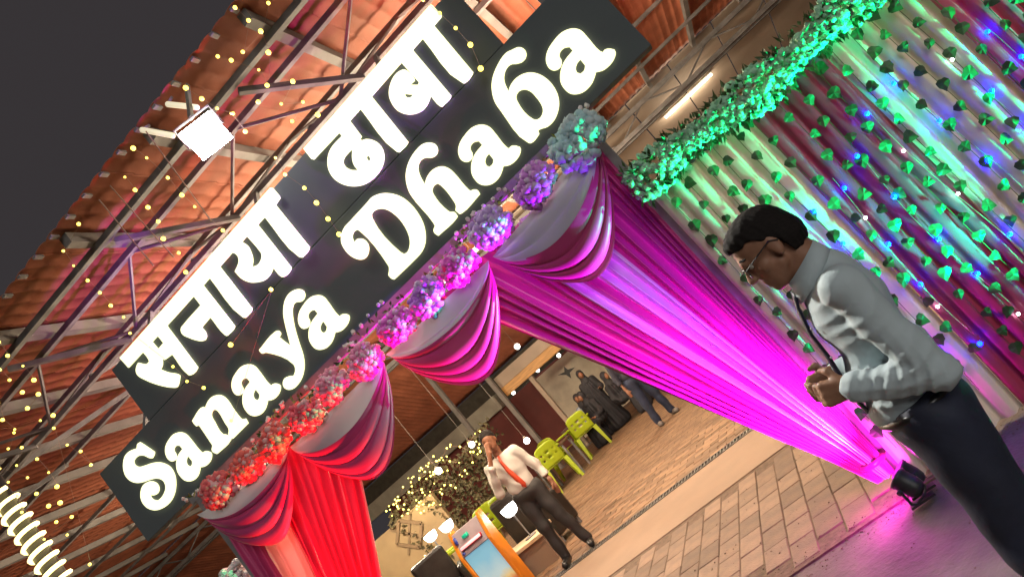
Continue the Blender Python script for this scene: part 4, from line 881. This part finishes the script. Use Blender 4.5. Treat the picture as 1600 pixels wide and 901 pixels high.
link("shirt", sdf_mesh("shirt", TO + AR, .0115, .03, .007, lambda X, Y, Z: .005 * np.sin(30 * Z + 12 * X + 3 * np.sin(9 * X)), (lambda X, Y, Z: .965 - Z, lambda X, Y, Z: Z - 1.505)), M_SHIRT2, rm)
link("trousers", sdf_mesh("trousers", LG, .013, .03, .014, lambda X, Y, Z: .005 * np.sin(24 * Z + 9 * X), (lambda X, Y, Z: Z - 1.03, lambda X, Y, Z: .06 - Z)), M_CHAR, rm)
for f in FT: link("shoe", sdf_mesh("shoe", [f], .011, .02, .004, None, (lambda X, Y, Z: .004 - Z,)), M_SHOE, rm)
link("hair", sdf_mesh("hair", [E_((.03, -.012, 1.665), (.086, .098, .085)), E_((.03, .03, 1.62), (.08, .07, .09))], .009, .02, .004, None, (lambda X, Y, Z: (1.705 - Z) * .7 + (Y - 3.66) * -.8,)), M_HAIR, rm)
ty = MB(); V = []
for (x, y, z, w_) in [(.01, -.085, 1.42, .018), (.005, -.115, 1.34, .018), (.01, -.128, 1.22, .026), (.03, -.132, 1.10, .032), (.045, -.130, 1.00, .034), (.05, -.122, .955, .004)]: V += [W((x - w_, y, z)), W((x, y - .008, z)), W((x + w_, y, z))]
ty.add(V, [f for i in range(5) for f in ((3 * i, 3 * i + 1, 3 * i + 4, 3 * i + 3), (3 * i + 1, 3 * i + 2, 3 * i + 5, 3 * i + 4))]); o = ty.build("tie", mat("orange_red_tie", (.62, .07, .025), .5, var=.1), rm, smooth=True)
md = o.modifiers.new("t", 'SOLIDIFY'); md.thickness = .012; md.offset = 1

# ---- women in dark robes at the far tables, and a man whose legs show below the curtain
M_ABAYA = mat("black_robe_cloth", (.016, .016, .022), .75, var=.3, vscale=6, bump=.1, bscale=20); M_BLUE_TOP = mat("blue_print_cloth", (.05, .09, .16), .7, col2=(.35, .38, .42), vscale=9)
def robed(loc, face, label, h=1.0, seated=False, top=None):
    t, W, C, E_ = figure("person", loc, face, label, None, None, scale=h)
    dz = -.42 if seated else 0.0
    SK = [E_((0, -.03, 1.56 + dz), (.066, .085, .10)), C((0, -.10, 1.56 + dz), (0, -.115, 1.535 + dz), .012), C((0, 0, 1.48 + dz), (0, 0, 1.36 + dz), .05)]
    hand = [C((.16, -.22, 1.02 + dz), (.12, -.30, 1.05 + dz), .028, .022)] + [C((.12 + .012 * k, -.30, 1.05 + dz), (.10 + .014 * k, -.36, 1.07 + dz), .009, .007) for k in (-1, 0, 1, 2)] + [C((.14, -.28, 1.05 + dz), (.16, -.32, 1.08 + dz), .010, .008)]
    tor = [E_((0, 0, 1.2 + dz), (.17, .11, .19)), C((-.14, 0, 1.33 + dz), (.14, 0, 1.33 + dz), .055), C((.17, 0, 1.32 + dz), (.22, -.02, 1.06 + dz), .055, .05), C((.22, -.02, 1.06 + dz), (.16, -.2, 1.02 + dz), .048, .04), C((-.17, 0, 1.32 + dz), (-.22, .0, 1.05 + dz), .055, .05), C((-.22, 0, 1.05 + dz), (-.18, -.14, .92 + dz), .048, .04)]
    if seated: rob = [E_((0, .02, .56), (.19, .16, .16)), C((.09, -.02, .52), (.10, -.40, .50), .10, .085), C((-.09, -.02, .52), (-.10, -.40, .50), .10, .085), C((.10, -.40, .50), (.11, -.38, .10), .10, .12), C((-.10, -.40, .50), (-.11, -.38, .10), .10, .12)]
    else: rob = [E_((0, .0, .95), (.17, .13, .22)), C((0, 0, .85), (0, .02, .16), .17, .25), C((.08, 0, .6), (.12, .02, .14), .14, .18), C((-.08, 0, .6), (-.12, .02, .14), .14, .18)]
    link("body", sdf_mesh("body", SK + hand + shrink(tor + rob, .03), .014, .02), M_SKIN2, t)
    link("robe", sdf_mesh("robe", rob + ([] if top else tor), .017, .05, .01, lambda X, Y, Z: .010 * np.sin(38 * np.arctan2(Y - loc[1], X - loc[0]) * .35 + 5 * Z), (lambda X, Y, Z: .015 - Z,)), M_ABAYA, t)
    if top: link("blouse", sdf_mesh("blouse", tor, .016, .04, .014), top, t)
    link("headscarf", sdf_mesh("headscarf", [E_((0, .0, 1.58 + dz), (.09, .10, .12)), C((0, .02, 1.46 + dz), (0, .02, 1.36 + dz), .085, .13)], .014, .03, .004, None, (lambda X, Y, Z: -(((X - W((0, -.105, 1.555 + dz))[0]) ** 2 + (Y - W((0, -.105, 1.555 + dz))[1]) ** 2 + (Z - W((0, -.105, 1.555 + dz))[2]) ** 2) ** .5 - .072),)), M_ABAYA, t)
    return t
robed((-4.45, 12.2, 0), radians(20), "woman in a long black robe standing right of the lime chairs, holding flowers", .98)
robed((-4.62, 11.7, 0), radians(-30), "seated woman in dark robe just right of the farther lime chair", 1.0, True)
robed((-3.95, 11.9, 0), radians(60), "seated woman in dark robe facing the others beside the purple curtain", 1.0, True)
robed((-3.75, 12.6, 0), radians(150), "woman in a long black robe with her back turned, nearest the purple curtain", 1.0)
robed((-4.98, 12.5, 0), radians(10), "seated woman in black headscarf and blue printed top behind a lime chair", 1.0, True, M_BLUE_TOP)
lm, W, C, E_ = figure("person", (-2.62, 8.15, 0), radians(30), "person in dark blue jeans standing behind the purple curtain, only legs showing", None, None)
LG = [C((.09, 0, .92), (.13, -.03, .50), .095, .07), C((.13, -.03, .50), (.17, 0, .09), .066, .055), C((-.09, 0, .92), (-.12, -.02, .50), .095, .07), C((-.12, -.02, .50), (-.15, .02, .09), .066, .055), E_((0, 0, .92), (.165, .12, .10))]
TO = [E_((0, 0, 1.24), (.185, .115, .20)), E_((0, -.01, 1.05), (.165, .115, .15)), C((-.17, 0, 1.38), (.17, 0, 1.38), .06), C((.185, 0, 1.37), (.24, .02, 1.10), .055, .048), C((.24, .02, 1.10), (.25, -.06, .88), .045, .034), C((-.185, 0, 1.37), (-.24, .02, 1.10), .055, .048), C((-.24, .02, 1.10), (-.25, -.06, .88), .045, .034)]
SK = [E_((0, -.02, 1.64), (.078, .096, .105)), C((0, 0, 1.54), (0, 0, 1.42), .052, .056)] + [C((s * .25, -.06, .88), (s * .25, -.09, .78), .03, .024) for s in (1, -1)] + [C((s * (.235 + .013 * k), -.09, .80), (s * (.235 + .013 * k), -.10, .71), .010, .008) for s in (1, -1) for k in range(4)] + [C((s * .23, -.10, .83), (s * .21, -.13, .78), .011, .009) for s in (1, -1)]
link("body", sdf_mesh("body", SK + shrink(TO + LG, .016), .013, .02), M_SKIN2, lm)
link("shirt", sdf_mesh("shirt", TO, .016, .03, .008, None, (lambda X, Y, Z: .98 - Z,)), mat("dark_tshirt", (.03, .03, .05), .8, var=.2), lm)
link("jeans", sdf_mesh("jeans", LG, .014, .03, .013, lambda X, Y, Z: .006 * np.sin(26 * Z + 9 * X), (lambda X, Y, Z: Z - 1.04, lambda X, Y, Z: .05 - Z)), mat("dark_blue_denim", (.02, .028, .06), .8, var=.3, vscale=12), lm)
for f in (C((.17, .02, .045), (.19, -.16, .045), .045, .038), C((-.15, .03, .045), (-.18, -.15, .045), .045, .038)): link("shoe", sdf_mesh("shoe", [f], .012, .02, .004, None, (lambda X, Y, Z: .004 - Z,)), mat("grey_sandals", (.15, .13, .12), .6), lm)
link("hair", sdf_mesh("hair", [E_((0, .005, 1.68), (.086, .10, .085))], .012, .02, .004, None, (lambda X, Y, Z: 1.64 - Z,)), M_HAIR, lm)

# ================================================================== lime plastic chairs
M_LIME = mat("lime_plastic", (0.36, 0.47, 0.02), 0.35, var=0.08, vscale=4)
def chair_parts():
    out = []
    def seat(u, w): x = -.22 + .44 * u; y = -.22 + .44 * w; return (x, y, .43 - .025 * sin(pi * u) * sin(pi * w) - .02 * (1 - w) ** 4)
    me = grid_mesh("seat", seat, 12, 12); out.append(("seat", me, True))
    b_ = MB(); nu, nv = 12, 12; V = []; Fc = []
    for j in range(nv + 1):
        for i in range(nu + 1):
            u, w = i / nu, j / nv; x = (-.215 + .43 * u) * (1 - .10 * w * w); top = .40 - .05 * (2 * u - 1) ** 4
            V.append((x, .215 + .10 * w - .05 * (1 - (2 * u - 1) ** 2) * -.7 - .02, .44 + top * w))
    for j in range(nv):
        for i in range(nu):
            if j in (4, 7) and i in (2, 5, 6, 9): continue        # punched slots
            a = j * (nu + 1) + i; Fc.append((a, a + 1, a + nu + 2, a + nu + 1))
    b_.add(V, Fc); out.append(("backrest", b_.mesh("backrest", True), True))
    for sx in (1, -1):
        for sy in (1, -1):
            b_ = MB(); x, y = .20 * sx, .20 * sy
            P = [(x, y, .43), (x + .018 * sx, y + .022 * sy, .22), (x + .035 * sx, y + .045 * sy, 0)]
            V = [];
            for (a, c, z), r in zip(P, (.038, .030, .022)): V += [(a - r, c - r, z), (a + r, c - r, z), (a + r, c + r, z), (a - r, c + r, z)]
            b_.add(V, [(4 * i + k, 4 * i + (k + 1) % 4, 4 * i + 4 + (k + 1) % 4, 4 * i + 4 + k) for i in range(2) for k in range(4)] + [(3, 2, 1, 0), (8, 9, 10, 11)]); out.append(("leg", b_.mesh("leg"), False))
        b_ = MB(); b_.tube([(.215 * sx, .24, .66), (.245 * sx, .10, .655), (.25 * sx, -.12, .645), (.235 * sx, -.20, .60), (.215 * sx, -.20, .43)], [.018, .022, .022, .020, .018], 8); out.append(("armrest", b_.mesh("armrest", True), False))
    for _, me, _s in out: me.materials.append(M_LIME)
    return out
CP = chair_parts()
def chair(x, y, rz, label):
    t = empty("plastic_chair", (x, y, 0), label, "chair", "lime plastic chairs"); t.rotation_euler = (0, 0, rz); t.scale = (1.2, 1.2, 1.2)
    for nm, me, sol in CP:
        o = bpy.data.objects.new(nm, me); COL.objects.link(o); o.parent = t
        if sol: md = o.modifiers.new("t", 'SOLIDIFY'); md.thickness = .008
c_ = onZ(893, 756); chair(c_[0] - .05, c_[1] + .15, radians(205), "lime plastic chair nearest the white shirted man, its back to the door")
c_ = onZ(942, 700); chair(c_[0] - .1, c_[1] + .1, radians(200), "lime plastic chair next to the black robed women")
chair(-5.55, 11.0, radians(160), "lime plastic chair half hidden behind the two in front")
chair(-5.05, 6.6, radians(150), "lime plastic chair behind the white shirted man's legs")
chair(-5.75, 7.0, radians(190), "lime plastic chair behind the game cabinet"); chair(-6.35, 6.2, radians(120), "lime plastic chair left of the game cabinet, mostly hidden")
# dining tables
def table(x, y, label, m_):
    t = empty("dining_table", (x, y, 0), label, "table")
    MB().bbox((x - .45, y - .35, .72), (x + .45, y + .35, .75)).build("table_top", m_, t, bevel=.006)
    for a in (1, -1):
        for b_ in (1, -1): MB().bbox((x + a * .40 - .02, y + b_ * .30 - .02, 0), (x + a * .40 + .02, y + b_ * .30 + .02, .72)).build("leg", M_STEEL, t)
    return t
M_WOODD = mat("dark_wood_top", (.10, .06, .04), .4, var=.3, vscale=3, stretch=(1, 8, 1))
table(-5.45, 10.1, "dark dining table beside the lime chairs", M_WOODD); table(-6.2, 7.6, "dark dining table behind the game cabinet", M_WOODD); table(-5.6, 13.3, "dining table before the seated woman", M_WOODD)
# low cream topped bench, lit bowl lamps, children's game cabinet, black armchairs
t = empty("low_bench", (-4.9, 4.5, 0), "low tan bench with a pale top edge left of the white shirted man's shoes", "bench")
MB().bbox((-6.3, 4.32, 0), (-4.02, 4.75, .35)).build("base", M_STRIP, t); MB().bbox((-6.33, 4.29, .352), (-3.99, 4.78, .40)).build("top", mat("cream_top", (.66, .52, .33), .5, var=.1), t, bevel=.006)
MB().bbox((-4.62, 4.305, .17), (-4.46, 4.318, .29)).build("vent_plate", M_BLACK, t)
M_BOWL = mat("lit_glass_bowl", (1, 1, 1), .3, emit=(1, .97, .90), estr=5.0)
for (u, v, y, r, lb) in [(797, 797, 4.55, .115, "large glowing white bowl lamp on the low bench"), (699, 822, 6.3, .12, "glowing bowl lamp just left of the game cabinet"), (674, 838, 7.0, .12, "smaller glowing bowl lamp farthest left near the lattice screen")]:
    q = onY(u, v, y); t = empty("bowl_lamp", (q[0], y, 0 if y > 5 else .40), lb, "lamp", "glowing bowl lamps")
    MB().lathe((q[0], y, q[2] - r * .65), [(.02, 0), (r * .55, .01), (r * .85, r * .35), (r, r * .9), (r * 1.02, r * 1.25), (r * .2, r * 1.3)], 20).build("bowl", M_BOWL, t, smooth=True)
    zb = .402 if y < 5 else 0.0
    MB().tube([(q[0], y, zb + .012), (q[0], y, q[2] - r * .65)], .012, 8).build("stem", M_STEEL, t); MB().lathe((q[0], y, zb), [(.09, 0), (.09, .012), (.02, .018)], 16).build("foot", M_STEEL, t)
    light("glow", 'POINT', (q[0], y - .02, q[2] + r * .9), 14, (1, .9, .72), t, radius=.09)
# game cabinet: orange sides, blue picture panel, pink lit bar and green button on a sloped console
gc = empty("game_cabinet", (-4.65, 4.15, 0), "children's game cabinet with orange sides and a pale blue picture panel", "game cabinet")
M_ORG = mat("orange_plastic", (.80, .26, .02), .35, var=.08); M_BLUEP = mat("blue_plastic", (.03, .06, .35), .35, var=.1); X0, X1 = -4.93, -4.37
prof = [(3.92, 0), (3.92, .80), (4.02, 1.06), (4.06, 1.14), (4.17, 1.14), (4.17, 0)]
for x in (X0, X1 - .05):
    m_ = MB(); n = len(prof); m_.add([(x, y, z) for y, z in prof] + [(x + .05, y, z) for y, z in prof], [tuple(range(n))[::-1], tuple(range(n, 2 * n))] + [(i, (i + 1) % n, n + (i + 1) % n, n + i) for i in range(n)]); m_.build("side_panel", M_ORG, gc, bevel=.01)
MB().bbox((X0 + .052, 3.96, 0), (X1 - .052, 4.16, .80)).build("core", M_BLACK, gc)
def sky_panel():
    m = bpy.data.materials.new("printed_panel"); m.use_nodes = True; N = m.node_tree.nodes; L = m.node_tree.links; b = N["Principled BSDF"]; b.inputs["Roughness"].default_value = .3
    tc = N.new("ShaderNodeTexCoord"); nz = N.new("ShaderNodeTexNoise"); nz.inputs["Scale"].default_value = 5; nz.inputs["Detail"].default_value = 3; L.new(tc.outputs["Object"], nz.inputs["Vector"])
    gr = N.new("ShaderNodeSeparateXYZ"); L.new(tc.outputs["Generated"], gr.inputs[0]); ad = N.new("ShaderNodeMath"); ad.operation = 'MULTIPLY_ADD'; ad.inputs[1].default_value = .35; L.new(nz.outputs[0], ad.inputs[0]); L.new(gr.outputs[2], ad.inputs[2])
    rp = N.new("ShaderNodeValToRGB"); cr_ = rp.color_ramp; cr_.elements[0].position = .30; cr_.elements[0].color = (.55, .16, .05, 1); cr_.elements[1].position = .95; cr_.elements[1].color = (.20, .48, .66, 1)
    e = cr_.elements.new(.42); e.color = (.62, .50, .22, 1); e = cr_.elements.new(.55); e.color = (.42, .60, .66, 1); L.new(ad.outputs[0], rp.inputs[0]); L.new(rp.outputs[0], b.inputs["Base Color"])
    L.new(rp.outputs[0], b.inputs["Emission Color"]); b.inputs["Emission Strength"].default_value = .35; return m
MB().bbox((X0 + .06, 3.945, .12), (X1 - .06, 3.958, .79)).build("picture_panel", sky_panel(), gc)
m_ = MB(); m_.add([(X0 + .055, 3.93, .80), (X1 - .055, 3.93, .80), (X1 - .055, 4.035, 1.10), (X0 + .055, 4.035, 1.10), (X0 + .055, 4.15, .80), (X1 - .055, 4.15, .80), (X1 - .055, 4.15, 1.10), (X0 + .055, 4.15, 1.10)], [(0, 1, 2, 3), (3, 2, 6, 7), (5, 4, 7, 6), (1, 5, 6, 2), (4, 0, 3, 7)])
con_o = m_.build("console", mat("lilac_console", (.42, .36, .40), .4, var=.1), gc)
nrm = np.array([0, -.30, .105]); nrm = nrm / np.linalg.norm(nrm); cu_ = lambda x, w_: np.array([x, 3.93 + .105 * w_, .80 + .30 * w_]) + np.array([0, -.944, .33]) * .012
MB().tube([cu_(X0 + .10, .30), cu_(X1 - .10, .30)], .030, 10).build("light_bar_rim", mat("red_rim", (.55, .02, .04), .4), con_o, smooth=True)
MB().tube([cu_(X0 + .105, .30) + [0, -.016, .006], cu_(X1 - .105, .30) + [0, -.016, .006]], .021, 10).build("light_bar", mat("pink_lit_bar", (.9, .5, .5), .3, emit=(1, .42, .40), estr=1.0), con_o, smooth=True)
MB().tube([cu_(X0 + .20, .66), cu_(X0 + .29, .66)], .026, 10).build("green_button", mat("green_button", (.01, .42, .24), .3, emit=(.0, .6, .35), estr=.25), con_o, smooth=True)
MB().tube([cu_(X0 + .075, .55), cu_(X0 + .075, .85)], .022, 8).build("blue_knob", M_BLUEP, con_o, smooth=True); MB().ball(cu_(X0 + .10, .10), .022, 8, 6).build("blue_button", M_BLUEP, con_o, smooth=True)
def armchair(x, y, rz, label):
    t = empty("armchair", (x, y, 0), label, "armchair"); t.rotation_euler = (0, 0, rz); m_ = mat("black_leather", (.02, .016, .014), .35, var=.3, vscale=8, bump=.1)
    for nm, lo, hi in (("seat", (-.28, -.30, .22), (.28, .22, .46)), ("backrest", (-.30, .222, .20), (.30, .38, 1.02)), ("arm", (-.40, -.30, .10), (-.302, .30, .64)), ("arm", (.302, -.30, .10), (.40, .30, .64))):
        o = MB().bbox(lo, hi).build(nm, m_, None, bevel=.05); o.parent = t
    for a in (-1, 1):
        for b_ in (-1, 1): o = MB().bbox((a * .33 - .025, b_ * .25 - .025, 0), (a * .33 + .025, b_ * .25 + .025, .10)).build("foot", M_STEEL, None); o.parent = t
armchair(-6.25, 5.3, radians(30), "black leather armchair left of the game cabinet"); armchair(-4.35, 5.3, radians(160), "tall black chair between game cabinet and bowl lamp")

# ================================================================== net of fairy lights on the far left planting
rnd = random.Random(101)
hed = empty("shrub", (-7.6, 9.7, 0), "dark leafy hedge hung with a net of yellow fairy lights", "shrub")
hb = MB()
for i in range(2600):
    x = rnd.uniform(-9.2, -6.0); z = rnd.uniform(.35, 2.05) + .12 * sin(3 * x); y = 9.55 + rnd.uniform(-.10, .30) + .12 * sin(7 * x + 3 * z)
    leaf_into(hb, (x, y, z), (rnd.gauss(0, 1), rnd.gauss(-.4, .6), rnd.gauss(0, 1)), (rnd.gauss(0, .4), -1, .3), rnd.uniform(.08, .15), .035)
tag(hb.build("foliage", mat("brown_green_foliage", (.06, .05, .02), .7, var=.5, vscale=5), hed), kind="stuff")
for x in (-8.8, -8.1, -7.3, -6.5): MB().tube([(x, 9.65, 0), (x + .05, 9.67, .8), (x - .03, 9.65, 1.6)], [.04, .03, .015], 7).build("stem", M_WOODD, hed)
net = empty("light_net", (-7.4, 9.3, 1.6), "net of warm yellow fairy lights over the dark hedge", "light string")
b_ = MB(); b_.ball((0, 0, 0), .021, 8, 6); NB = b_.mesh("bulb", True); NB.materials.append(mat("yellow_net_bulb", (1, .9, .2), .4, emit=(1.0, .92, .16), estr=3.2, nosample=True))
poly = [(600, 800), (640, 740), (690, 700), (752, 668), (760, 690), (735, 735), (725, 770), (665, 800), (630, 812)]
def inside(u, v):
    c = False; n = len(poly)
    for i in range(n):
        (x1, y1), (x2, y2) = poly[i], poly[i - 1]
        if (y1 > v) != (y2 > v) and u < (x2 - x1) * (v - y1) / (y2 - y1) + x1: c = not c
    return c
cnt = 0; rows = {}
while cnt < 105:
    u, v = rnd.uniform(590, 770), rnd.uniform(660, 815)
    if not inside(u, v): continue
    q = onY(u, v, 9.3); o = link("bulb", NB, None, net, world_co=False); o.location = Vector(q) - Vector((-7.4, 9.3, 1.6)) + Vector((0, rnd.uniform(-.05, .03), 0)); s = rnd.uniform(.55, 1.05); o.scale = (s, s, s); cnt += 1
    rows.setdefault(round(q[0] * 3), []).append(q)
wm = MB()
for qs in rows.values():
    qs.sort(key=lambda p: p[2])
    if len(qs) > 1: wm.tube([p + [0, .02, 0] for p in qs], .003, 4)
wm.build("wires", M_WIRE, net)
# small round ceiling and wall lamps inside
b_ = MB(); b_.ball((0, 0, 0), 1, 12, 8); GLB = b_.mesh("globe", True); GLB.materials.append(M_WHITEBULB)
M_CAPM = mat("lamp_cap", (.3, .28, .25), .5)
for (u, v, y, r, lb) in [(808, 541, 13.0, .075, "round white ceiling lamp beside the third swag"), (873, 555, 15.5, .06, "small round wall lamp at the edge of the purple curtain"), (840, 578, 15.5, .06, "small round wall lamp above the white partition"), (802, 613, 15.5, .06, "small round wall lamp above the maroon wall"), (737, 694, 8.9, .065, "white globe lamp by the rear man's head"), (685, 735, 8.9, .075, "white globe lamp amid the net of fairy lights"), (823, 688, 8.0, .06, "white globe lamp beside the rear man's arm")]:
    q = onY(u, v, y); t = empty("globe_lamp", q, lb, "lamp", "round white lamps inside"); o = link("globe", GLB, None, t, world_co=False); o.scale = (r, r, r)
    top = 2.62 if y > 15 else (Z_R + sl * (y - Y_T) - .02 if y > 11.6 else Z_R - .2)
    MB().tube([(q[0], q[1], q[2] + r * .9), (q[0], q[1], top)], .0025, 4).build("rod", M_CAPM, t); MB().lathe((q[0], q[1], q[2] + r * .8), [(r * .5, 0), (r * .45, .03), (.01, .05)], 12).build("cap", M_CAPM, t)
# tube lights: the one in view right of the sign, and added, unseen ones that brighten the roof
def tube_light(a, b_, label, e, drop=0.12, estr=9.0, pw=0):
    a = np.array(a, float); b_ = np.array(b_, float); t = empty("tube_light", (a + b_) / 2, label, "tube light", "fluorescent tubes under the roof")
    MB().tube([a, b_], .022, 10).build("tube", mat("tube_%g" % estr, (1, 1, 1), .4, emit=(1, .93, .78), estr=estr), t, smooth=True)
    d = (b_ - a) / np.linalg.norm(b_ - a); MB().bar(a - d * .03 + [0, 0, .045], b_ + d * .03 + [0, 0, .045], .07, .035).build("batten", mat("white_batten", (.6, .58, .52), .5), t)
    for p in (a + d * .15, b_ - d * .15): MB().tube([p + [0, 0, .06], p + [0, 0, .06 + drop]], .005, 5).build("hanger", M_STEEL, t)
    if pw:
        for k in range(3): light("tube_glow", 'POINT', a + (b_ - a) * (k + .5) / 3 + [0, 0, -.06], .78 * pw / 3, (1, .80, .56), t, radius=.12)
    return t
p, q = onY(1040, 184, 12.9), onY(1112, 116, 12.9); tube_light(p, q, "bright tube light under the beige ceiling right of the sign", 0, .1, 9.0, 60)
for (x, y, z, lb, pw) in [(-3.0, 3.3, 4.30, "added tube light hung behind the left half of the sign", 430), (-0.9, 3.3, 4.30, "added tube light hung behind the right half of the sign", 430), (-8.2, 6.8, 3.4, "added tube light hung low at the far left under the roof", 900), (-3.6, 7.5, 4.4, "added tube light hung above the lime chairs", 420), (-2.2, 9.8, 4.4, "added tube light hung before the rear truss", 300), (-1.3, 1.9, 4.15, "added tube light behind the last upper word, lighting the tiles", 105), (-2.7, 1.9, 4.15, "added tube light behind the sign middle, lighting the tiles", 105), (-3.9, 1.9, 3.6, "added tube light behind the left end of the sign", 120), (-0.1, 2.2, 3.75, "added tube light behind the right end of the sign", 120)]:
    tube_light((x - .6, y, z), (x + .6, y, z), lb, 0, Z_R - z - .25, 5.0, pw)
